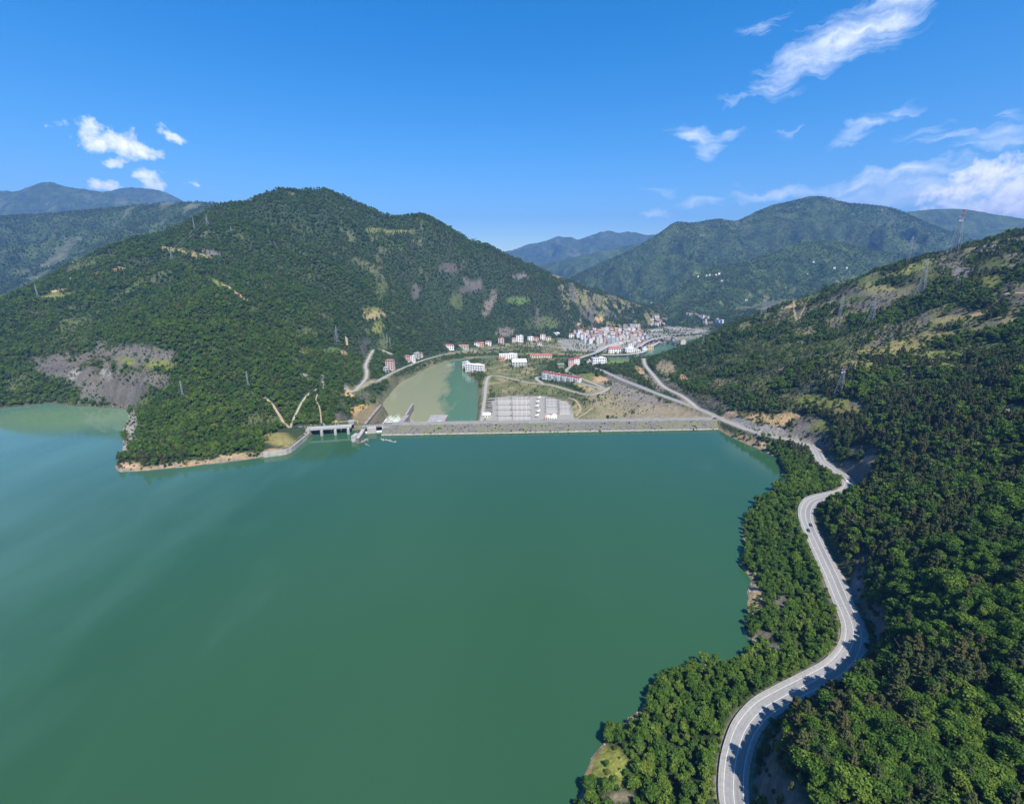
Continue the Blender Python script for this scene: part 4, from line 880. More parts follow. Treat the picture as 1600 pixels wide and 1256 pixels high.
wall_line('training_wall', 'narrow wall continuing the divider into the river', [at_z(634.5, 647, -30), at_z(640, 638, -30), at_z(645, 630, -31)], -50, 3, M_CONC, M_STAIN)
ph = thing('powerhouse', 'blocky concrete powerhouse with a pale flat roof just behind the dam', 'powerhouse', (-121, 700, -46))
MB().box((0, 0, 17), (27, 68, 34)).build('wall', M_STAIN, ph); MB().box((0, 0, 34.4), (28, 69, 1.2)).build('roof', M_CONC, ph)
MB().box((-10, -22, 37), (7, 12, 4)).build('stair_block', M_WHITE, ph); MB().box((-4.5, 0, 35.6), (3, 52, 1.2)).build('roof_duct', M_STEEL, ph); MB().box((6, -6, 35.7), (5, 6, 1.5)).build('hatch', M_WHITE, ph)
for k in range(5): MB().box((13.7, -26 + k * 12, 24), (.5, 5, 9)).build('window', M_GLASS, ph)
an = thing('powerhouse_annex', 'low annex with sloping grey roof beside the powerhouse', 'building', (-139, 690, -46))
MB().box((0, 0, 13), (13, 46, 26)).build('wall', M_WHITE, an); MB().poly([(-7, -23.5, 26), (7, -23.5, 28.5), (7, 23.5, 28.5), (-7, 23.5, 26), (-7, -23.5, 25.4), (7, -23.5, 27.9), (7, 23.5, 27.9), (-7, 23.5, 25.4)], [(0, 1, 2, 3), (7, 6, 5, 4), (0, 4, 5, 1), (1, 5, 6, 2), (2, 6, 7, 3), (3, 7, 4, 0)]).build('roof', M_STEEL, an)
qy = thing('quay', 'low concrete quay between the divider wall and the powerhouse', 'quay', (-150, 668, -46))
MB().box((0, 0, 18), (26, 22, 36)).build('wall', M_CONC, qy); MB().box((0, 0, 36.3), (26.6, 22.6, .6)).build('deck', M_CONCL, qy)

# --- switchyard
YZ = -37.0
yc = [at_z(u, v, YZ) for u, v in [(757,668),(764,622),(800,619),(852,619),(880,626),(894,640),(900,668)]]
b = MB(); b.poly([(p[0], p[1], YZ + .25) for p in yc], [tuple(range(len(yc)))])
tag(b.build('yard_paving', plain('yard_gravel', (.25, .235, .2), .95, .22, .25)), 'pale gravel of the switchyard', kind='structure')
def upt(u, v): return at_z(u, v, YZ)
bays = [(778, 800, 622, 661), (801, 830, 621, 661), (853, 872, 624, 646), (874, 892, 627, 648)]
bb = MB()
for u0, u1, v0, v1 in bays:
    bb.poly([tuple(upt(u, v) + np.array([0, 0, .4])) for u, v in ((u0, v1), (u1, v1), (u1, v0), (u0, v0))], [(0, 1, 2, 3)])
tag(bb.build('bay_slab', plain('bay_concrete', (.38, .355, .31), .9, .12, .3)), 'light concrete bays of the switchyard', kind='structure')
M_YSTEEL = plain('weathered_steel', (.17, .17, .165), .6, .2, .8)
def portal(w_, h):
    o = thing('switchyard_gantry', 'x', 'gantry')
    for sx in (-w_ / 2, w_ / 2):
        b = MB()
        for a_, c_ in ((-.6, -.6), (.6, -.6), (.6, .6), (-.6, .6)): b.bar((sx + a_ * 1.2, c_ * 1.2, 0), (sx + a_ * .4, c_ * .4, h), .22)
        for k in range(5):
            z0, z1 = h * k / 5, h * (k + 1) / 5; b.bar((sx - .6, -.5, z0), (sx + .5, -.5, z1), .12); b.bar((sx + .5, .5, z0), (sx - .6, .5, z1), .12)
        b.build('post', M_YSTEEL, o)
    b = MB()
    for yy, zz in ((-.45, h), (.45, h), (0, h - 1.0)): b.bar((-w_ / 2, yy, zz), (w_ / 2, yy, zz), .25)
    for k in range(8): b.bar((-w_ / 2 + w_ * k / 8, -.45, h), (-w_ / 2 + w_ * (k + .5) / 8, 0, h - 1), .12); b.bar((-w_ / 2 + w_ * (k + .5) / 8, 0, h - 1), (-w_ / 2 + w_ * (k + 1) / 8, .45, h), .12)
    b.build('beam', M_YSTEEL, o)
    for k in range(3): MB().bar((-w_ / 2 + w_ * (k + .5) / 3, 0, h - 1), (-w_ / 2 + w_ * (k + .5) / 3, 0, h - 3.4), .3).build('insulator', M_DARK, o)
    return o
p0 = portal(22, 13); first = True
ROWN = ['nearest the dam', 'second from the dam', 'in the middle', 'second from the back', 'along the back edge']
for bi, (u0, u1, v0, v1) in enumerate(bays):
    for k in range(5):
        v = v1 + (v0 - v1) * (k + .15) / 4.4
        q = upt((u0 + u1) / 2 + (v1 - v) * -.05, v); L_ = upt(u1, v)[0] - upt(u0, v)[0]
        o = p0 if first else copy_tree(p0); first = False
        o.location = q; o.scale = (L_ / 22, 1, .9 + .1 * (k % 2))
        tag(o, 'grey steel portal gantry over the ' + ['left wide', 'centre', 'small right', 'far right'][bi] + ' bay, ' + ROWN[k], 'gantry', 'gantries of the switchyard')
def support():
    o = thing('bus_support', 'x', 'bus support')
    b = MB(); b.bar((-1.6, 0, 0), (-1.6, 0, 3.4), .3); b.bar((1.6, 0, 0), (1.6, 0, 3.4), .3); b.bar((-2.6, 0, 3.4), (2.6, 0, 3.4), .3); b.build('frame', M_STEEL, o)
    mp_ = plain('brown_porcelain', (.16, .10, .08), .4, .2, 1)
    for k in (-2.2, 0, 2.2): MB().bar((k, 0, 3.5), (k, 0, 6.2), .42, 6).build('insulator', mp_, o)
    return o
s0 = support(); first = True
for bi, (u0, u1, v0, v1) in enumerate(bays):
    nu = 4 if bi < 2 else 3; nv = 9 if bi < 2 else 5
    for i in range(nu):
        for k in range(nv):
            q = upt(u0 + (u1 - u0) * (i + .5) / nu, v1 + (v0 - v1) * (k + .4) / nv)
            o = s0 if first else copy_tree(s0); first = False; o.location = q; o.rotation_euler.z = 0
            tag(o, 'row of brown insulators on a steel frame in the ' + ['left', 'centre', 'small right', 'far right'][bi] + ' bay of the switchyard', 'bus support', 'insulator frames of the ' + ['left', 'centre', 'small right', 'far right'][bi] + ' bay')
def transformer():
    o = thing('transformer', 'x', 'transformer')
    MB().box((0, 0, 2.4), (6, 4, 4.2)).build('tank', M_WHITE, o)
    for k in range(6): MB().box((-2.5 + k, -2.8, 2.3), (.35, 1.3, 3.4)).build('radiator', M_STEEL, o)
    for k in (-1.8, 0, 1.8): MB().bar((k, .5, 4.5), (k, 1.2, 7.2), .4, 6, .2).build('bushing', M_DARK, o)
    MB().box((2.2, 1.2, 5.6), (4, 1.3, 1.3)).build('oil_tank', M_WHITE, o)
    return o
t0 = transformer(); first = True
for (u, v), lb in zip([(839, 652), (841, 645), (839, 637), (840, 630), (842, 624)], ['closest to the dam', 'second from the dam', 'in the middle of its lane', 'second from the back', 'at the back fence']):
    o = t0 if first else copy_tree(t0); first = False; o.location = upt(u, v); tag(o, 'white transformer with grey radiators, ' + lb, 'transformer', 'transformers of the switchyard')
def rack():
    o = thing('equipment_rack', 'x', 'switchgear')
    for k in range(5):
        MB().bar((-5 + 2.5 * k, 0, 0), (-5 + 2.5 * k, 0, 7), .4).build('post', M_DARK, o); MB().bar((-5 + 2.5 * k, 3, 0), (-5 + 2.5 * k, 3, 6), .4).build('post', M_DARK, o)
    MB().box((0, 1.5, 6.3), (11, 3.6, .8)).build('bus_bar', M_DARK, o); MB().box((0, 1.5, 1.2), (9, 2.4, 2.2)).build('cabinet', M_DARK, o); return o
r0 = rack(); first = True
for (u, v), lb in zip([(765, 645), (765, 638), (764, 631), (769, 626)], ['behind the white shed', 'second behind the white shed', 'third behind the white shed', 'at the back corner']):
    o = r0 if first else copy_tree(r0); first = False; o.location = upt(u, v); tag(o, 'dark switchgear rack at the left edge of the yard, ' + lb, 'switchgear', 'dark racks of the switchyard')

# --- buildings
def stucco(name, col):
    return plain(name, col, .85, .14, .35)
WALLS = {'white': stucco('white_render', (.78, .76, .73)), 'cream': stucco('cream_render', (.66, .60, .48)), 'pink': stucco('pink_render', (.60, .42, .37)), 'grey': stucco('grey_render', (.45, .44, .42)), 'ochre': stucco('ochre_render', (.60, .42, .20)), 'pale blue': stucco('pale_blue_render', (.50, .56, .62)), 'brick': stucco('raw_brick', (.36, .20, .14)), 'salmon': stucco('salmon_render', (.66, .34, .22))}
ROOFS = {'red': plain('red_roof_tiles', (.34, .105, .075), .85, .25, .6), 'maroon': plain('maroon_roof', (.22, .06, .055), .8, .2, .5), 'grey': plain('grey_flat_roof', (.38, .37, .355), .9, .2, .3), 'brown': plain('brown_roof_tiles', (.22, .13, .09), .85, .25, .6), 'rust': plain('rusty_sheet_roof', (.36, .19, .12), .7, .3, .4), 'white': plain('white_sheet_roof', (.72, .73, .74), .5, .1, .3), 'green': plain('green_sheet_roof', (.10, .22, .15), .7, .2, .4), 'orange': plain('orange_roof_tiles', (.50, .18, .09), .85, .2, .6)}
FOOT = []
def gable(b, w_, d_, z0, rise, ov=.6, hip=.0):
    x_, y_ = w_ / 2 + ov, d_ / 2 + ov; hx = x_ * (1 - hip)
    b.poly([(-x_, -y_, z0), (x_, -y_, z0), (x_, y_, z0), (-x_, y_, z0), (-hx, 0, z0 + rise), (hx, 0, z0 + rise)], [(0, 1, 5, 4), (2, 3, 4, 5), (1, 2, 5), (3, 0, 4), (3, 2, 1, 0)])
def building(name, label, cat, loc, w_, d_, h, rz_, wall, roof, rtype, floors, cols, group=None, detail=True, balc=False):
    o = thing(name, label, cat, loc, rz_, group)
    MB().box((0, 0, h / 2 - 1.5), (w_, d_, h + 3)).build('wall', WALLS[wall], o)
    b = MB()
    if rtype == 'flat':
        b.box((0, 0, h + .25), (w_ + .5, d_ + .5, .5)); ro = b.build('roof', ROOFS[roof], o)
        if detail: MB().box((w_ * .18, d_ * .1, h + 1.5), (w_ * .25, d_ * .3, 2.2)).build('stair_head', WALLS[wall], ro)
    else:
        gable(b, w_, d_, h, min(w_, d_) * (.22 if rtype == 'hip' else .28), .7, .35 if rtype == 'hip' else 0); ro = b.build('roof', ROOFS[roof], o)
        if detail: MB().box((w_ * .22, d_ * .12, h + min(w_, d_) * .22), (.9, .9, 1.8)).build('chimney', WALLS['grey'], ro)
    if detail:
        fh = h / floors; cw = w_ / cols
        for f in range(floors):
            for c_ in range(cols):
                MB().box((-w_ / 2 + cw * (c_ + .5), -d_ / 2 - .02, fh * (f + .55)), (cw * .5, .22, fh * .5)).build('window', M_GLASS, o)
            if balc and f > 0: MB().box((0, -d_ / 2 - .7, fh * f + .45), (w_ * .5, 1.3, .9)).build('balcony', WALLS['white'], o)
        cd = max(1, int(d_ / 4.5))
        for f in range(floors):
            for c_ in range(cd):
                for sx in (-1, 1): MB().box((sx * (w_ / 2 + .02), -d_ / 2 + d_ / cd * (c_ + .5), fh * (f + .55)), (.22, d_ / cd * .45, fh * .48)).build('window', M_GLASS, o)
    rr_ = math.hypot(w_, d_) / 2 + 3.0
    FOOT.append((loc[0], loc[1], rr_)); return o
def spot(u, v):
    q = hit(u, v)
    return q
def px2m(u, v, q): return (q[1] * CP - (q[2] - CH) * SP) / F
# terrace of apartment blocks
T0 = at_z(853, 590.5, -23.5); T1 = at_z(903, 598, -23.5); ta = math.atan2(T1[1] - T0[1], T1[0] - T0[0])
TW = np.linalg.norm(T1 - T0) / 5
for k, lb in enumerate(['at the left end', 'second from the left', 'third from the left', 'third from the right', 'second from the right', 'at the right end']):
    q = T0 + (T1 - T0) * k / 5
    building('apartment_block', f'white apartment block of the maroon roofed terrace, {lb}', 'apartment block', (q[0], q[1] + 6, -24.3), TW * .80, 13, 14 - .4 * k, ta, 'white', 'maroon', 'hip', 4, 3, 'terrace of white apartment blocks', balc=True)
SPEC = [ # u, v of the foot, width px, height px, depth m, rot, wall, roof, type, floors, cols, kind, label
 (892,573,9,11,14,.1,'pink','maroon','hip',4,3,'apartment_block','pink striped apartment block with maroon roof, nearer the terrace'),
 (901,572,9,12,14,.1,'white','maroon','hip',4,3,'apartment_block','white apartment block with maroon roof beside the pink striped block'),
 (936,571,22,11,20,.12,'white','grey','flat',3,6,'school_building','white school with red panels and dark window strips by the bridge'),
 (920,571,7,7,12,.1,'white','maroon','flat',2,3,'school_wing','low white wing joined to the school by the bridge'),
 (876,577,10,7,12,.1,'brick','green','gable',2,3,'house','bare brick house with green roof above the terrace'),
 (811,573,22,7,26,.08,'grey','white','gable',2,5,'sports_hall','grey sports hall with broad white roof behind the terrace'),
 (742,581,30,11,16,-.42,'white','white','flat',3,7,'riverside_school','long white building stepping down to the river bend'),
 (728,575,10,9,14,-.42,'white','grey','flat',2,3,'riverside_block','white block at the river end of the long white building'),
 (794,561,28,7,18,.05,'white','white','flat',3,8,'office_block','long white block with dark windows and a red ground floor'),
 (784,564,9,5,10,.05,'salmon','red','flat',1,3,'pavilion','low red pavilion in front of the long white block'),
 (845,559,34,3.4,16,.05,'cream','red','gable',1,9,'market_hall','long low red roofed hall on the near river bank'),
 (872,590,8,5,10,.1,'cream','grey','flat',1,2,'house','low cream shed under the left end of the terrace'),
 (859,588,10,5,10,.1,'white','white','flat',1,2,'house','white flat roofed shed just behind the terrace'),
 (960,552,19,7,26,.05,'white','red','hip',2,5,'warehouse','white warehouse with bright red roof on the town side of the river'),
 (984,551,14,6,18,.05,'white','white','flat',2,4,'warehouse','white flat roofed warehouse right of the red roofed one'),
 (996,552,10,4,16,.05,'cream','grey','flat',1,3,'warehouse','low cream warehouse beside the orange block'),
 (985,545,9,7,14,.05,'white','grey','flat',2,3,'warehouse','tall white shed behind the flat roofed warehouse'),
 (1007,551,7,8,12,.05,'white','grey','flat',3,2,'apartment_block','white block next to the orange one by the river'),
 (1016,551,9,10,14,.05,'ochre','grey','flat',4,3,'apartment_block','orange apartment block at the river bend'),
 (1067,541,8,9,14,.05,'cream','rust','flat',3,3,'apartment_block','cream block across the river at the viaduct end'),
 (609,578,12,14,15,-.15,'pink','brown','hip',4,3,'house','big pinkish house standing alone above the river pool'),
 (603,582,7,7,9,-.15,'grey','grey','flat',2,2,'house','grey annex in front of the big pinkish house'),
 (636,565,8,8,11,-.1,'pink','red','hip',3,2,'house','pink house at the near end of the riverside row'),
 (644,566,9,9,12,-.1,'white','grey','flat',3,3,'house','white flat roofed house in the riverside row'),
 (651,560,8,8,11,-.1,'grey','grey','flat',3,2,'house','grey tower like house behind the riverside row'),
 (656,558,8,5,11,-.1,'cream','brown','hip',2,2,'house','cream house on the slope behind the riverside row'),
 (702,547,14,7,12,0,'white','red','hip',2,4,'house','long white house with red roof above the bend road'),
 (724,546,16,5,12,0,'grey','rust','gable',2,4,'house','grey house with rusty roof above the bend road'),
 (745,541,8,5,10,0,'white','red','hip',2,2,'house','white house left of the orange house'),
 (752,543,8,7,10,0,'salmon','orange','hip',2,2,'house','orange house with orange roof by the far bank'),
 (763,540,9,6,10,0,'white','red','hip',2,2,'house','white red roofed house right of the orange house'),
 (783,537,9,8,11,0,'pink','red','flat',3,2,'house','pink three storey house among the far bank trees'),
 (812,535,11,10,13,0,'white','grey','flat',4,3,'apartment_block','white four storey block in the far bank row'),
 (803,536,6,7,10,0,'cream','rust','hip',2,2,'house','cream house left of the four storey block'),
 (829,533,9,6,11,0,'white','white','flat',2,3,'house','white flat house right of the four storey block'),
 (838,534,8,6,11,0,'pink','red','hip',2,2,'house','pink house with red roof in the far bank row'),
 (848,531,8,8,11,0,'white','red','hip',3,2,'house','white three storey house with red roof in the far bank row'),
 (857,533,8,6,11,0,'cream','brown','hip',2,2,'house','cream house at the town end of the far bank row'),
 (843,540,6,4,9,0,'white','red','gable',1,2,'house','small white cottage below the far bank row'),
 (870,524,9,3.5,12,0,'white','white','flat',1,3,'shed','long white shed on the slope left of the town'),
 (893,528,8,6,12,0,'white','red','hip',2,2,'house','white house at the left edge of the town'),
]
for (u, v, wp, hpx, dep, rot_, wl, rf, rt, fl, cl_, nm, lb) in SPEC:
    q = spot(u, v)
    if q is None: print('no ground', u, v); continue
    s_ = px2m(u, v, q)
    cat = {'apartment_block': 'apartment block', 'house': 'house', 'warehouse': 'warehouse'}.get(nm, nm.replace('_', ' '))
    building(nm, lb, cat, (q[0], q[1] + dep / 2, q[2]), wp * s_, dep, hpx * s_, rot_, wl, rf, rt, fl, cl_, None, s_ < 2.6)
# yard buildings
q = upt(760, 653)
building('shed', 'white flat shed at the left front corner of the switchyard', 'shed', (q[0], q[1] + 10, YZ), 14, 18, 4.5, 0, 'cream', 'white', 'flat', 1, 3)
q = upt(862, 660)
cb = building('control_building', 'white control building with red roof sheets at the front of the switchyard', 'building', (q[0], q[1] + 6, YZ), 16, 14, 9, 0, 'white', 'white', 'flat', 2, 4)
MB().box((-9, 2, 4), (5, 10, 9)).build('side_wing', WALLS['salmon'], cb); MB().box((2, 7.5, 5.5), (9, 3, 11)).build('rear_wing', ROOFS['red'], cb)
b = MB()
for k in range(16): 
    a_ = 6.2832 * k / 16; a2 = 6.2832 * (k + 1) / 16
    b.poly([(5, -2, 10.0), (5 + 4 * math.cos(a_), -2 - 1.6 + 3.2 * math.sin(a_), 11.6 + 2.4 * math.sin(a_)), (5 + 4 * math.cos(a2), -2 - 1.6 + 3.2 * math.sin(a2), 11.6 + 2.4 * math.sin(a2))], [(0, 1, 2)])
b.build('dish', M_WHITE, cb)

# --- the town: every house its own object
tr = random.Random(41)
def ground_any(px_, py_):
    g = float(ground(px_, py_)) if (-1790 < px_ < 1490 and -50 < py_ < 2690) else -70
    for o_, gx_, gy_, zz_ in MT:
        if gx_[0] < px_ < gx_[-1] and gy_[0] < py_ < gy_[-1]:
            i = int((px_ - gx_[0]) / (gx_[1] - gx_[0])); j = int((py_ - gy_[0]) / (gy_[1] - gy_[0])); g = max(g, float(zz_[j, i]))
    return g
def hit_any(u, v, ymax=6000):
    d = ray(u, v); y_ = 1200.0
    while y_ < ymax:
        t_ = y_ / d[1]
        if CH + d[2] * t_ < ground_any(d[0] * t_, y_): return np.array([d[0] * t_, y_, ground_any(d[0] * t_, y_)])
        y_ += 4
    return None
ROWS = [ # picture rows of the town: u0, u1, v, count, storeys range, landmark phrase
 (896,958,523,12,(4,6),'in the back row of the town'),(962,1004,522,9,(3,5),'at the back right of town'),(900,950,527.5,9,(3,5),'in the second row of town'),(952,1008,527,11,(3,5),'in the middle of the town'),
 (905,960,532,9,(5,7),'in the tall left town row'),(962,1012,532,9,(4,6),'in the front right of the town'),(912,962,537,8,(5,7),'in the row facing the river'),(966,1010,537.5,6,(2,4),'beside the wide street'),
 (925,1000,517.5,11,(2,4),'on the slope above the town'),(972,1000,513,3,(3,5),'highest in the town below the wood'),(1014,1060,536,8,(2,3),'near the viaduct'),(1018,1036,541,4,(2,3),'between the viaduct and the orange block'),
 (1012,1040,508,8,(3,5),'in the hillside hamlet'),(1014,1044,502,7,(2,4),'in the upper hillside hamlet'),(1018,1030,497,3,(2,3),'highest in the hillside hamlet'),
 (1072,1092,494,5,(2,3),'in the far village'),(1092,1108,498,5,(2,4),'in the far village by the road'),(1098,1114,507,6,(3,6),'in the town beyond the spur'),(1118,1130,506,3,(3,6),'in the town nearest the right hill')]
PANE = MB().box((0, 0, 0), (1, 1, 1)).build('window', M_GLASS); PANE_O = PANE; PANE = PANE.data; bpy.data.objects.remove(PANE_O)
SIZEW = ['narrow', 'small', 'squat', 'broad', 'plain', 'tall']
def town_label(wall, rf, fl, nm, ph):
    fw = {1: 'single storey', 2: 'two storey', 3: 'three storey', 4: 'four storey', 5: 'five storey', 6: 'six storey', 7: 'seven storey'}[fl]
    return f'{wall} {fw} {nm} with {rf} roof {ph}'
ORD = ['leftmost', 'second from left', 'third from left', 'fourth from left', 'fifth from left', 'sixth from left', 'seventh from left', 'eighth from left', 'ninth from left', 'tenth from left', 'eleventh from left', 'twelfth from left']
for (u0, u1, v, n_, fr, ph) in ROWS:
    for k in range(n_):
        u = u0 + (u1 - u0) * (k + .5) / n_ + tr.uniform(-1.2, 1.2); vv = v + tr.uniform(-1.2, 1.2)
        q = hit_any(u, vv)
        if q is None: continue
        fl = tr.randint(*fr); wall = tr.choice(['white', 'white', 'white', 'cream', 'pink', 'grey', 'white', 'white', 'pale blue', 'cream', 'cream', 'salmon']); rf = tr.choice(['red', 'rust', 'grey', 'grey', 'brown', 'maroon', 'white', 'red'])
        rt = 'flat' if rf in ('grey', 'white') else 'hip'
        sp_ = (u1 - u0) / n_ * px2m(u, vv, q)
        w_ = min(24, sp_ * tr.uniform(.7, .95)); d_ = tr.uniform(10, 15); h = fl * 3.5
        nm = 'apartment block' if fl > 3 else 'house'
        o = building(nm.replace(' ', '_'), f'{rf} roofed {wall} {nm}, {ORD[k]} {ph}', nm, (q[0], q[1] + 6, q[2]), w_, d_, h, tr.uniform(-.35, .35), wall, rf, rt, fl, 3, 'houses of the town', False)
        fh = h / fl
        for f in range(fl):
            for c_ in range(3):
                wo = link(bpy.data.objects.new('window', PANE), o); wo.location = (-w_ / 2 + w_ / 3 * (c_ + .5), -d_ / 2 - .03, fh * (f + .55)); wo.scale = (w_ / 3 * .55, .25, fh * .5)
# scattered farms on the slopes behind
FARMS = [(1103,433),(1108,431),(1113,434),(1118,432),(1123,430),(1098,437),(1090,434),(1128,440),(1160,470),(1166,471),(1290,423),(1296,421),(1303,422),(1310,420),(1314,424),(1322,421),(1335,422),(1376,373),(1270,411),(1212,404),(1218,412),(1262,430),(1235,425),(1140,428),(1018,474),(1057,478),(1042,432),(985,462),(940,448),(1190,445)]
for i, (u, v) in enumerate(FARMS[::3] + FARMS[1:10:3]):
    q = hit_any(u, v)
    if q is None: continue
    wall = tr.choice(['white', 'cream', 'pale blue', 'white']); rf = tr.choice(['red', 'rust', 'grey', 'brown'])
    near_ = 'on the left part of the far slope' if u < 1080 else 'in the hamlet on the far slope' if u < 1150 else 'on the middle of the lower spur' if u < 1280 else 'in the hamlet on the right of the lower spur'
    building('farmhouse', f'{wall} farmhouse with {rf} roof {near_}', 'farmhouse', tuple(q), tr.uniform(9, 14), 9, tr.uniform(5, 7), tr.uniform(-.4, .4), wall, rf, 'gable' if rf != 'grey' else 'flat', 2, 3, f'{wall} {rf} farmhouses {near_}', False)

# --- bridges and streets of the town
def bridge(name, label, pts, w_, th, mat, pier_every):
    o = thing(name, label, 'bridge', tuple(pts[0])); inv = Matrix.Translation(-Vector(o.location))
    line = catmull(pts, 5.0)
    MB().sweep(line, [(-w_ / 2, -th), (-w_ / 2, 0), (w_ / 2, 0), (w_ / 2, -th)]).build('deck', mat, o).matrix_parent_inverse = inv
    for s_ in (-1, 1):
        l2 = line.copy(); l2[:, :2] += offs(line) * s_ * (w_ / 2 - .2); MB().sweep(l2, [(-.2, 0), (-.2, 1.1), (.2, 1.1), (.2, 0)]).build('parapet', M_CONC, o).matrix_parent_inverse = inv
    for p in line[2:-2:pier_every]:
        MB().box((p[0], p[1], (p[2] - th - 52) / 2), (w_ * .5, 2.2, p[2] - th + 52)).build('pier', M_CONC, o).matrix_parent_inverse = inv
    return o
bridge('road_bridge', 'pale road bridge crossing the river towards the town', [at_z(903, 560, -33), at_z(915, 556, -31), at_z(928, 552, -31), at_z(940, 547, -32), at_z(948, 543, -34)], 10, 1.8, M_CONCL, 7)
bridge('viaduct', 'curved viaduct sweeping round the right end of the town', [at_z(1000, 541, -30), at_z(1008, 535, -27), at_z(1020, 530, -25), at_z(1036, 527, -25), at_z(1050, 526, -26), at_z(1058, 529, -28)], 11, 2, M_CONCL, 8)
bridge('river_bridge', 'low bridge over the turquoise river beyond the orange block', [at_z(1033, 530.5, -34), at_z(1045, 533, -34), at_z(1056, 535.5, -34), at_z(1066, 538.5, -33)], 9, 2.4, plain('rusty_bridge_steel', (.30, .16, .12), .7, .2, .2), 6)
def flatroad(name, pix, w_, label):
    line = catmull([hit(u, v) for u, v in pix], 6.0); N_ = offs(line)
    V = np.empty((2 * len(line), 3)); V[0::2, :2] = line[:, :2] - N_ * w_ / 2; V[1::2, :2] = line[:, :2] + N_ * w_ / 2
    V[:, 2] = np.maximum(ground(V[:, 0], V[:, 1]), -41) + .8
    i = np.arange(len(line) - 1) * 2; TRACKS.append((line, w_))
    tag(link(bpy.data.objects.new(name, np_mesh(name, V, np.stack([i, i + 1, i + 3, i + 2], 1), M_CONCL))), label, kind='structure')
flatroad('street', [(936,550),(946,545),(955,541),(966,537),(974,534)], 34, 'wide pale street at the town entrance')
flatroad('street', [(940,556),(960,557),(985,557),(1004,555),(1010,549)], 14, 'river embankment street in front of the warehouses')
flatroad('street', [(992,548),(1000,541),(1010,536)], 14, 'street rising to the viaduct')
flatroad('street', [(1018,546),(1028,540),(1036,533)], 12, 'street along the turquoise river')

# --- guard rails
def guardrail(label, i0, i1, off):
    line = fine[i0:i1]; o = thing('guardrail', label, 'guardrail', tuple(line[0])); inv = Matrix.Translation(-Vector(o.location))
    l2 = line.copy(); l2[:, :2] += offs(line) * off
    MB().sweep(l2, [(-.12, .52), (-.12, .92), (.12, .92), (.12, .52)]).build('rail', M_STEEL, o).matrix_parent_inverse = inv
    st = max(2, int(len(l2) / 75))
    for p in l2[::st]: MB().box((p[0], p[1], p[2] + .2), (.16, .16, 1.1)).build('post', M_STEEL, o).matrix_parent_inverse = inv
def near_i(u, v, z_=14):
    q_ = at_z(u, v, z_); return int(np.argmin(np.linalg.norm(fine[:, :2] - q_[:2], axis=1)))
guardrail('grey steel guardrail on the lake side of the long lower bend', 6, near_i(1318, 1030), -5.6)
guardrail('grey steel guardrail on the lake side of the upper bend', near_i(1266, 822), near_i(1308, 771), -5.6)
guardrail('grey steel guardrail on the lake side of the road near the dam', near_i(1250, 692), near_i(1170, 672, 12), -5.6)

# --- vehicles
def car(kind, paint):
    o = thing('car', 'x', 'car')
    L_, H_ = (4.4, .75)
    pr = [(-2.2, .35), (-2.2, .85), (-1.3, .98), (1.0, .98), (2.1, .8), (2.2, .4)]
    b = MB(); n = len(pr); b.poly([(x_, -.88, z_) for x_, z_ in pr] + [(x_, .88, z_) for x_, z_ in pr], [tuple(range(n)), tuple(range(2 * n - 1, n - 1, -1))] + [(i, i + n, (i + 1) % n + n, (i + 1) % n) for i in range(n)]); b.build('body', paint, o)
    b = MB(); pc = [(-1.5, .96), (-1.0, 1.5), (.35, 1.5), (1.05, .96)]; n = 4
    b.poly([(x_, -.78 + (.1 if z_ > 1 else 0), z_) for x_, z_ in pc] + [(x_, .78 - (.1 if z_ > 1 else 0), z_) for x_, z_ in pc], [tuple(range(n)), tuple(range(2 * n - 1, n - 1, -1))] + [(i, i + n, (i + 1) % n + n, (i + 1) % n) for i in range(n)]); b.build('cabin_glass', M_GLASS, o)
    MB().box((-.33, 0, 1.53), (1.35, 1.3, .08)).build('roof', paint, o)
    for sx in (-1.35, 1.35):
        for sy in (-.82, .82): MB().bar((sx, sy - .1, .34), (sx, sy + .1, .34), .56, 12).build('wheel', M_DARK, o)
    return o
def on_road(o, u, v, off, flip, z_=14):
    i = near_i(u, v, z_); T = fine[min(i + 2, len(fine) - 1)] - fine[i - 2]; N_ = offs(fine)[i]
    o.location = (fine[i][0] + N_[0] * off, fine[i][1] + N_[1] * off, fine[i][2] + .02); o.rotation_euler.z = math.atan2(T[1], T[0]) + (math.pi if flip else 0)
P_DARK = plain('dark_blue_paint', (.03, .035, .05), .35, .1, 1); P_WHITE = plain('car_white_paint', (.75, .75, .74), .35, .05, 1); P_SILVER = plain('silver_paint', (.42, .43, .45), .35, .05, 1, metal=.4)
c_ = car('car', P_DARK); on_road(c_, 1263, 820, 1.8, False); tag(c_, 'dark car on the road just below the upper bend, farther of two', 'car')
c_ = car('car', P_DARK); on_road(c_, 1262, 829, -1.8, True); tag(c_, 'dark car beside the road edge below the upper bend, nearer of two', 'car')
c_ = car('car', P_WHITE); on_road(c_, 1323, 751, -1.8, True); tag(c_, 'white car rounding the bend under the rock cutting', 'car')
for u, v, lb, pm in ((463, 669, 'dark van parked at the left end of the spillway bridge', P_DARK), (470, 668, 'silver car parked at the left end of the spillway bridge', P_SILVER)):
    q = hit(u, v); c_ = car('car', pm); c_.location = (q[0], q[1], q[2] + .1); c_.rotation_euler.z = .4; c_.scale = (1.25, 1.25, 1.3); tag(c_, lb, 'car')
q = at_z(1117, 655, 9); c_ = car('car', P_DARK); c_.location = (q[0], q[1], 9.0); c_.rotation_euler.z = .2; c_.scale = (1.5, 1.3, 1.6); tag(c_, 'dark vehicle at the right end of the dam crest', 'car')
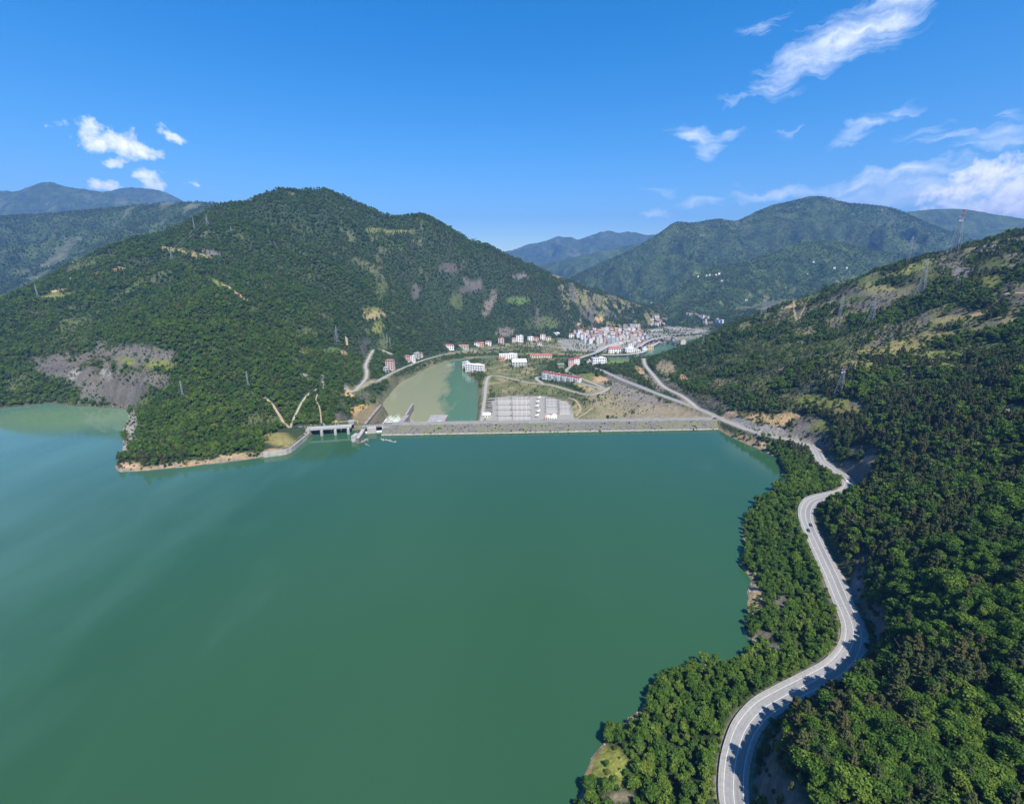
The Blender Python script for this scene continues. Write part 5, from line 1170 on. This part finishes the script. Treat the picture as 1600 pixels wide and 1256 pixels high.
q = upt(763, 660); c_ = car('car', P_WHITE); c_.location = (q[0], q[1], YZ + .4); c_.rotation_euler.z = 1.2; c_.scale = (1.4, 1.3, 1.5); tag(c_, 'white vehicle parked by the shed of the switchyard', 'car')

# --- pylons and cables
def pylon(label, base, h, tip=None, slim=False, hd=0.0):
    o = thing('pylon', label, 'pylon', tuple(base), hd); w0 = h * (.11 if not slim else .045); w1 = h * .022; zt = h * .80
    b = MB(); lv = [0, .22, .42, .58, .70, .80]
    def wd(l): return w0 + (w1 - w0) * min(1, l / .8) ** .9
    mw = max(.2, h * .006)
    for sx, sy in ((-1, -1), (1, -1), (1, 1), (-1, 1)):
        for a_, c_ in zip(lv, lv[1:]): b.bar((sx * wd(a_), sy * wd(a_), a_ * h), (sx * wd(c_), sy * wd(c_), c_ * h), mw)
    for a_, c_ in zip(lv, lv[1:]):
        A_, C_ = wd(a_), wd(c_)
        for (p, q) in (((-1, -1), (1, -1)), ((1, -1), (1, 1)), ((1, 1), (-1, 1)), ((-1, 1), (-1, -1))):
            b.bar((p[0] * A_, p[1] * A_, a_ * h), (q[0] * C_, q[1] * C_, c_ * h), mw * .55); b.bar((q[0] * A_, q[1] * A_, a_ * h), (p[0] * C_, p[1] * C_, c_ * h), mw * .55)
            b.bar((p[0] * C_, p[1] * C_, c_ * h), (q[0] * C_, q[1] * C_, c_ * h), mw * .55)
    b.build('lattice', M_STEEL, o)
    b = MB()
    for sx, sy in ((-1, -1), (1, -1), (1, 1), (-1, 1)): b.bar((sx * w1, sy * w1, zt), (sx * w1 * .35, sy * w1 * .35, h), mw)
    for k in range(4):
        z0, z1 = zt + (h - zt) * k / 4, zt + (h - zt) * (k + 1) / 4; b.bar((-w1 * .8, -w1 * .8, z0), (w1 * .7, -w1 * .7, z1), mw * .6); b.bar((w1 * .8, w1 * .8, z0), (-w1 * .7, w1 * .7, z1), mw * .6)
    b.build('mast_top', M_RED if tip else M_STEEL, o)
    for zz, ln in ((.72, .15), (.81, .18), (.90, .13)):
        b = MB()
        for s_ in (-1, 1):
            for sy in (-1, 1): b.bar((0, sy * w1, zz * h), (s_ * ln * h, 0, zz * h + .3), mw * .7); b.bar((0, sy * w1 * .6, zz * h + h * .035), (s_ * ln * h, 0, zz * h + .3), mw * .6)
        b.build('cross_arm', M_WHITE if tip and zz < .8 else M_STEEL, o)
    return o
PY = [ # foot u, v, top v, tip, slim, label
 (1311,616,568,True,False,'red tipped pylon standing on the grassy terrace of the right hill'),(1310,502,461,False,True,'slim grey pylon left of two on the middle of the right hill'),(1360,506,464,False,False,'broad grey pylon right of two on the middle of the right hill'),
 (1437,463,408,False,False,'tall grey pylon on the upper right hill below the ridge'),(1491,382,327,True,False,'red and white pylon on the right skyline'),(1418,398,368,False,True,'thin pylon showing over the right ridge'),
 (1192,493,460,True,False,'red tipped pylon on the end of the right ridge'),(1098,538,512,False,True,'thin pole pylon at the foot of the right ridge'),(1206,483,466,False,True,'small pylon just right of the red tipped ridge pylon'),
 (325,354,335,False,False,'grey pylon on the left ridge, right one of two'),(304,357,340,False,True,'thin pylon on the left ridge, left one of two'),(270,411,389,False,False,'pylon on the knoll of the left bank'),(362,364,353,False,True,'small pylon high on the left hill right of the ridge pair'),
 (527,538,509,False,False,'pylon over the small meadow on the left bank'),(605,536,520,False,True,'thin pylon above the pinkish riverside house'),(610,545,526,False,True,'pole pylon just above the pinkish riverside house'),(286,619,594,False,True,'thin pylon on the slope above the cape'),(388,602,579,False,True,'thin pylon in the wood right of the cape'),(60,466,444,False,True,'thin pylon at the bright clearing on the far left')]
PYL = {}
for k, (u, v, vt, tip, slim, lb) in enumerate(PY):
    q = next((h_ for h_ in (hit(u, v + k_) for k_ in (1, 4, 7, 10, 13, 16)) if h_ is not None and h_[1] < 2300), None)
    if q is None: print('pylon miss', u, v); continue
    top = at_y(u, vt, q[1]); h = max(14, top[2] - q[2]); o = pylon(lb, q - np.array([0, 0, .5]), h, tip, slim, .5 if u > 1000 else -.6); PYL[k] = (q, h); FOOT.append((q[0], q[1], 4))
def cable(a, b_, label):
    (p, h), (q, g) = PYL[a], PYL[b_]
    o = thing('power_line', label, 'power line', tuple(p)); inv = Matrix.Translation(-Vector(o.location))
    for s_ in (-1, 1):
        P0 = Vector((p[0] + s_ * h * .14, p[1], p[2] + h * .8)); P1 = Vector((q[0] + s_ * g * .14, q[1], q[2] + g * .8)); b = MB(); prev = P0
        for i in range(1, 13):
            t_ = i / 12; c_ = P0.lerp(P1, t_) - Vector((0, 0, 4 * t_ * (1 - t_) * (P1 - P0).length * .03)); b.bar(prev, c_, .13, 3); prev = c_
        b.build('cable', M_STEEL, o).matrix_parent_inverse = inv
for a, b_, lb in ((11, 13, 'power line falling from the left knoll to the meadow pylon'), (9, 11, 'power line from the left ridge pylon to the knoll pylon'), (3, 4, 'power line from the upper hill pylon to the skyline pylon'), (2, 3, 'power line between the broad pylon and the upper hill pylon'), (0, 2, 'power line from the red tipped terrace pylon uphill'), (1, 5, 'power line from the slim pylon over the right ridge')):
    if a in PYL and b_ in PYL: cable(a, b_, lb)

# --- driftwood and froth at the guide wall
b = MB()
for (u0, v0, u1, v1, n_, sp_) in ((560, 691, 575, 687, 60, 1.2), (571, 693, 576, 696, 16, .8), (594, 686, 618, 690, 60, .8)):
    for k in range(n_):
        t_ = tr.random(); q = at_z(u0 + (u1 - u0) * t_ + tr.gauss(0, 1), v0 + (v1 - v0) * t_ + tr.gauss(0, sp_), 0); b.box((q[0], q[1], .05), (tr.uniform(.4, 2.4), tr.uniform(.2, .8), .25), tr.uniform(0, 3.1))
tag(b.build('driftwood', plain('bleached_driftwood', (.42, .40, .35), .9, .3, 1)), 'pale driftwood floating off the guide wall', kind='stuff')

def scatter(x0, x1, y0, y1, s, seed):
    r = np.random.default_rng(seed)
    gx = np.arange(x0, x1, s); gy = np.arange(y0, y1, s * .9)
    X, Y = np.meshgrid(gx, gy); X[1::2] += s / 2
    return (X + r.uniform(-.46, .46, X.shape) * s).ravel(), (Y + r.uniform(-.46, .46, X.shape) * s * .9).ravel()
def stand():
    A = [scatter(-30, 760, 30, 560, 3.3, 1), scatter(-60, 1150, 560, 1000, 4.6, 2), scatter(-1500, -60, 440, 1000, 4.5, 3), scatter(-1750, 900, 1000, 1500, 5.3, 4), scatter(-1790, 1150, 1500, 2660, 6.6, 5), scatter(-1000, 560, 440, 1000, 4.0, 6)[0:2]]
    px = np.concatenate([a[0] for a in A]); py = np.concatenate([a[1] for a in A]); bush = np.concatenate([np.full(len(a[0]), j == 5) for j, a in enumerate(A)])
    pz = ground(px, py)
    u, v, zc = proj(px, py, pz + 4)
    k = (u > -260) & (u < 2150) & (v > 150) & (v < 1750) & (zc > 20)
    px, py, pz, bush = px[k], py[k], pz[k], bush[k]; u, v, zc = u[k], v[k], zc[k]
    dl = grid_val(TERR_D['lake'].reshape(X2.shape), px, py); dr = grid_val(TERR_D['road'].reshape(X2.shape), px, py); dv = grid_val(TERR_D['riv'].reshape(X2.shape), px, py)
    up = (py < 640) | (px < -330)
    cov = grid_val(COVER, px, py)
    r = np.random.default_rng(11); rr = r.random(len(px))
    gu, gv = np.gradient(Z2, GY, GX); gxn = grid_val(gv, px, py); gyn = grid_val(gu, px, py)
    facing = (-gxn * px - gyn * py) * -1 + (CH - pz)            # drop slopes that face well away from the valley
    dd = np.hypot(px, py)
    away = ((-gxn) * (-px) + (-gyn) * (-py) + (CH - pz)) / dd < -.28
    keep = np.where(bush, (cov < .85) & (rr < np.clip(cov * 2.0 + .04, .05, .75)), rr < cov) & ((dl > .6) | ~up) & ((dv > 5) | (py < 660)) & ~away
    hs = (px > np.interp(py, MAIN[:130, 1], MAIN[:130, 0])) & (py < 600)
    verge = (dr > np.where(py > 600, 6.0, np.where(hs & (py > 232), 4.6, 1.8)))
    keep &= verge
    for line, w in TRACKS:
        d, _ = seg_dist(px, py, line[::2]); keep &= d > w / 2 + 2.6
    for fx, fy, fr in FOOT: keep &= (px - fx) ** 2 + (py - fy) ** 2 > fr * fr
    for poly, mg in NOTREE:
        keep &= sdf(px, py, poly) > mg
    dam = ((py > 596) & (py < 760) & (px > -182) & (px < 318 - (py - 600) * .15)) | ((py > 590) & (py < 632) & (px > -310) & (px < -170)); keep &= ~dam
    vfl = (pz < -30) & (py > 640)
    keep &= ~(vfl & (rr > np.where((dv < 30) | ((px < -60) & (dv < 46)), .88, .13 + .25 * (fbm(px / 40, py / 40, 3, 301) > .1))))
    return [a[keep] for a in (px, py, pz, u, v, zc, dr, dl, cov, vfl, dv, bush)]
px, py, pz, pu_, pv_, zc_, dr_, dl_, cov_, vfl_, dv_, bush_ = stand()
N = len(px); r = np.random.default_rng(12)
sp = fbm(px / 55, py / 55, 3, 201) + .4 * fbm(px / 17, py / 17, 2, 202); rr = r.random(N)
lakeside = (dr_ < 60) & (px < 330) & (py < 560) & (px - np.interp(py, MAIN[:130, 1], MAIN[:130, 0]) < 0)
kindv = np.where(rr < np.clip(.33 + .9 * sp, .08, .85), 1, 0)      # 0 broadleaf, 1 pine, 2 shrub
kindv = np.where(lakeside & (rr < .93), 0, kindv)
kindv = np.where((py > 520) & (px < -100) & (rr > .22), 0, kindv)
opensl = (cov_ < .75); kindv = np.where(opensl & (r.random(N) < .5), 2, kindv)
kindv = np.where((dr_ < 3.2) | bush_, 2, kindv)
scl = np.clip(np.exp(r.normal(-.12, .27, N)), .42, 1.5) * (1 + .2 * fbm(px / 60, py / 60, 3, 205))
scl = np.where(lakeside, scl * np.interp(py, [300, 400], [.74, .98]), scl)
scl = np.where(vfl_, scl * .8, scl); scl = np.where(opensl, scl * .8, scl)
scl = scl * np.interp(zc_, [150, 620, 621, 1000, 2200], [.84, .86, .68, .72, .86])
kd = np.where(lakeside, 1.0, np.interp(dr_, [2, 14], [.5, 1.0])); scl = scl * np.where(kindv < 2, kd, 1)
rot = r.uniform(0, 6.283, N)
# the trees that show largest are objects of their own
KN = ['broadleaf_tree', 'pine_tree', 'shrub']; LIMIT = [300, 220, 60]
size = np.array([8, 10, 3])[kindv] * scl / zc_
infr = (pu_ > 5) & (pu_ < 1595) & (pv_ > 200) & (pv_ < 1250)
single = np.zeros(N, bool)
for k in range(3):
    i = np.where((kindv == k) & infr)[0]; i = i[np.argsort(-size[i])][:LIMIT[k]]; single[i] = True
print('trees', N, 'single', single.sum())
def where_words(i):
    ru = 'lake side' if lakeside[i] else 'hill side'
    return ru
def forest(name, label, sel, plist):
    idx = np.where(sel)[0]
    codes = {'b': [j for j, p in enumerate(plist) if p[0] == 'b'], 'p': [j for j, p in enumerate(plist) if p[0] == 'p'], 's': [j for j, p in enumerate(plist) if p[0] == 's']}
    pid = np.array([codes['bps'[kindv[i]]][int(rng.integers(len(codes['bps'[kindv[i]]])))] for i in idx], np.int32)
    me = bpy.data.meshes.new(name); me.vertices.add(len(idx))
    me.vertices.foreach_set('co', np.stack([px[idx], py[idx], pz[idx] - .3], 1).astype(np.float32).ravel())
    for nm, ty, val in (('pid', 'INT', pid), ('scl', 'FLOAT', scl[idx].astype(np.float32)), ('rot', 'FLOAT', rot[idx].astype(np.float32))):
        a = me.attributes.new(nm, ty, 'POINT'); a.data.foreach_set('value', val)
    ob = link(bpy.data.objects.new(name, me)); tag(ob, label, kind='stuff')
    ng = bpy.data.node_groups.new(name, 'GeometryNodeTree')
    ng.interface.new_socket('Geometry', in_out='INPUT', socket_type='NodeSocketGeometry'); ng.interface.new_socket('Geometry', in_out='OUTPUT', socket_type='NodeSocketGeometry')
    gi = ng.nodes.new('NodeGroupInput'); go = ng.nodes.new('NodeGroupOutput')
    g2i = ng.nodes.new('GeometryNodeGeometryToInstance')
    for c, pm in reversed(list(plist)):
        src = bpy.data.objects.new('tree_shape', pm)
        oi = ng.nodes.new('GeometryNodeObjectInfo'); oi.inputs[0].default_value = src
        ng.links.new(oi.outputs['Geometry'], g2i.inputs[0])
    iop = ng.nodes.new('GeometryNodeInstanceOnPoints'); iop.inputs['Pick Instance'].default_value = True
    def named(nm, ty):
        n = ng.nodes.new('GeometryNodeInputNamedAttribute'); n.data_type = ty; n.inputs[0].default_value = nm; return n.outputs[0]
    ng.links.new(gi.outputs[0], iop.inputs['Points']); ng.links.new(g2i.outputs[0], iop.inputs['Instance']); ng.links.new(named('pid', 'INT'), iop.inputs['Instance Index'])
    cx = ng.nodes.new('ShaderNodeCombineXYZ'); ng.links.new(named('rot', 'FLOAT'), cx.inputs[2]); ng.links.new(cx.outputs[0], iop.inputs['Rotation'])
    ng.links.new(named('scl', 'FLOAT'), iop.inputs['Scale']); ng.links.new(iop.outputs[0], go.inputs[0])
    md = ob.modifiers.new('trees', 'NODES'); md.node_group = ng
    return ob
nearm = zc_ < 620
forest('woodland', 'dense mixed wood of broadleaf trees and pines on the right bank', nearm & ~single, MIDP)
forest('woodland', 'far wood covering the valley sides', ~nearm & ~single, FARP)

mx, my, mz, ms = [], [], [], []
for (o_, gx_, gy_, zz_), spc, sc_ in ((MT[2], 10, 1.05), (MT[5], 10.5, 1.1), (MT[7], 8.5, .9)):
    X_, Y_ = scatter(gx_[0] + 20, gx_[-1] - 20, gy_[0] + 20, gy_[-1] - .2 * (gy_[-1] - gy_[0]), spc, int(spc * 10))
    i = np.clip(((X_ - gx_[0]) / (gx_[1] - gx_[0])).astype(int), 0, len(gx_) - 2); j = np.clip(((Y_ - gy_[0]) / (gy_[1] - gy_[0])).astype(int), 0, len(gy_) - 2)
    Z_ = zz_[j, i]; sx_ = (zz_[j, i + 1] - zz_[j, i]) / (gx_[1] - gx_[0]); sy_ = (zz_[j + 1, i] - zz_[j, i]) / (gy_[1] - gy_[0])
    u_, v_, c_ = proj(X_, Y_, Z_)
    ca = o_.data.color_attributes['Col']; cc_ = np.empty(len(o_.data.vertices) * 4, np.float32); ca.data.foreach_get('color', cc_); g_ = cc_.reshape(-1, 4)[:, 1].reshape(len(gy_), len(gx_))[j, i]
    k = (u_ > -60) & (u_ < 1660) & (v_ < 560) & (Z_ > -20) & ((sx_ * X_ + sy_ * Y_ + (CH - Z_)) / np.hypot(X_, Y_) > -.05) & (g_ < .098)
    for fx, fy, fr in FOOT: k &= (X_ - fx) ** 2 + (Y_ - fy) ** 2 > fr * fr
    hid = (np.abs(X_) < 1500) & (Y_ < 2650)
    k &= ~(hid & (Z_ < ground(np.clip(X_, -1790, 1490), np.clip(Y_, -50, 2690))))
    mx.append(X_[k]); my.append(Y_[k]); mz.append(Z_[k]); ms.append(np.full(k.sum(), sc_))
px_keep = (px, py, pz, kindv, scl, rot)
mx, my, mz, ms = map(np.concatenate, (mx, my, mz, ms)); print('mountain trees', len(mx))
px, py, pz = mx, my, mz; kindv = (rng.random(len(mx)) < .35).astype(int); scl = ms * rng.uniform(.7, 1.2, len(mx)); rot = rng.uniform(0, 6.28, len(mx))
forest('woodland', 'hazy forest on the mountains behind', np.ones(len(mx), bool), FARP)
px, py, pz, kindv, scl, rot = px_keep

# loose stones along the drawdown line
X_, Y_ = scatter(-760, 340, 120, 760, 1.5, 61)
dl2 = grid_val(TERR_D['lake'].reshape(X2.shape), X_, Y_); k = (dl2 > -.4) & (dl2 < np.where(X_ > -100, 3.0, 5.5)) & (rng.random(len(X_)) < .22)
X_, Y_ = X_[k], Y_[k]; px_keep = (px, py, pz, kindv, scl, rot)
pr_ = np.random.default_rng(5); ROCKS = []
for q in range(3):
    th, phh = np.meshgrid(np.linspace(0, 6.283, 7, endpoint=False), np.linspace(.35, 2.8, 4)); rr_ = 1 + pr_.normal(0, .16, th.shape)
    V_ = np.stack([np.cos(th) * np.sin(phh) * rr_, np.sin(th) * np.sin(phh) * rr_ * .8, np.cos(phh) * rr_ * .6], -1).reshape(-1, 3)
    fq = [(a * 7 + b_, a * 7 + (b_ + 1) % 7, a * 7 + 7 + (b_ + 1) % 7, a * 7 + 7 + b_) for a in range(3) for b_ in range(7)] + [(0, 1, 2, 3), (3, 4, 5, 6), (0, 3, 6, 0)][:2]
    ROCKS.append(('b', np_mesh('stone', V_, fq, plain('shore_stone', (.34, .27, .2), .95, .35, .8))))
px, py, pz = X_, Y_, ground(X_, Y_) + .3; kindv = np.zeros(len(X_), int); scl = np.exp(rng.normal(-.7, .5, len(X_))); rot = rng.uniform(0, 6.28, len(X_))
forest('shore_stones', 'loose stones along the waterline', np.ones(len(X_), bool), ROCKS)
px, py, pz, kindv, scl, rot = px_keep

px_keep = (px, py, pz, kindv, scl, rot)
Q_ = [(dp(rng.uniform(20, LEN - 8), nq, 0), nq) for nq in rng.uniform(0, 15, 130)]
Q_ = [q for q in Q_ if fbm(np.array([q[0][0] / 30]), np.array([q[0][1] / 8]), 2, 401)[0] > -.12]
px = np.array([q[0][0] for q in Q_]); py = np.array([q[0][1] for q in Q_]); pz = np.array([-4.2 + 13.1 * (q[1] + 8) / 25 for q in Q_]); kindv = np.full(len(px), 2); scl = rng.uniform(.3, .75, len(px)); rot = rng.uniform(0, 6.28, len(px))
forest('scrub', 'scrub growing on the stone facing of the dam', np.ones(len(px), bool), MIDP)
px, py, pz, kindv, scl, rot = px_keep

# ------------------------------------------------------------------ the nearest trees as objects of their own
HUE = {0: ['deep green', 'mid green', 'fresh green', 'bright green'], 1: ['dark', 'grey green', 'olive', 'pale olive'], 2: ['dull green', 'mid green', 'light green', 'yellowish']}
PROTO = {}
for kn, lst in NEAR.items():
    PROTO[kn] = []
    for cm, tm, h, rd in lst: PROTO[kn].append((cm, tm, h, rd))
LAND = [((1148, 1200), 'the lowest bend'), ((1200, 1100), 'the curve of the lowest bend'), ((1300, 1050), 'the shaded stretch'), ((1345, 990), 'the lay-by'), ((1305, 905), 'the long straight'), ((1262, 800), 'the upper bend'), ((1325, 755), 'the rock cutting'), ((1560, 1180), 'the bottom right corner'), ((1560, 1000), 'the right picture edge'), ((1420, 1120), 'the slope over the lowest bend'), ((1010, 1180), 'the lake point'), ((1100, 1080), 'the cove shore'), ((1240, 1000), 'the rocky inlet')]
ti = np.where(single)[0]
ti = ti[np.argsort(-size[ti])]
for i in ti:
    kn = KN[kindv[i]]; j = int(rng.integers(len(PROTO[kn]))); cm, tm, h, rd = PROTO[kn][j]
    root = link(bpy.data.objects.new(kn, None)); root.location = (px[i], py[i], pz[i] - .2); root.rotation_euler = (0, 0, rot[i])
    s_ = float(scl[i]); wv_ = float(rng.uniform(.9, 1.15)); root.scale = (s_ * wv_, s_ * wv_, s_)
    lm = min(LAND, key=lambda L: (L[0][0] - pu_[i]) ** 2 + (L[0][1] - pv_[i]) ** 2)[1]
    side = 'lake side' if lakeside[i] else 'hill side'
    hgt = 'tall' if s_ > 1.02 else 'middling' if s_ > .75 else 'small'
    edge = 'at the road edge' if dr_[i] < 6 else 'at the water edge' if dl_[i] < 5 else 'inside the wood'
    nm = {'broadleaf_tree': 'broadleaf tree', 'pine_tree': 'pine', 'shrub': 'leafy shrub'}[kn]
    form = ['lobed', 'compact', 'high crowned', 'flat crowned', 'loose'][j % 5]
    lab = f'{hgt} {form} {nm} {edge} by {lm}'
    tag(root, lab, {'broadleaf_tree': 'tree', 'pine_tree': 'pine tree', 'shrub': 'shrub'}[kn], f'{hgt} {form} {kn.replace("_", " ")}s {edge} by {lm}')
    for nm2, mesh in (('crown', cm), ('trunk', tm)):
        c = link(bpy.data.objects.new(nm2, mesh)); c.parent = root
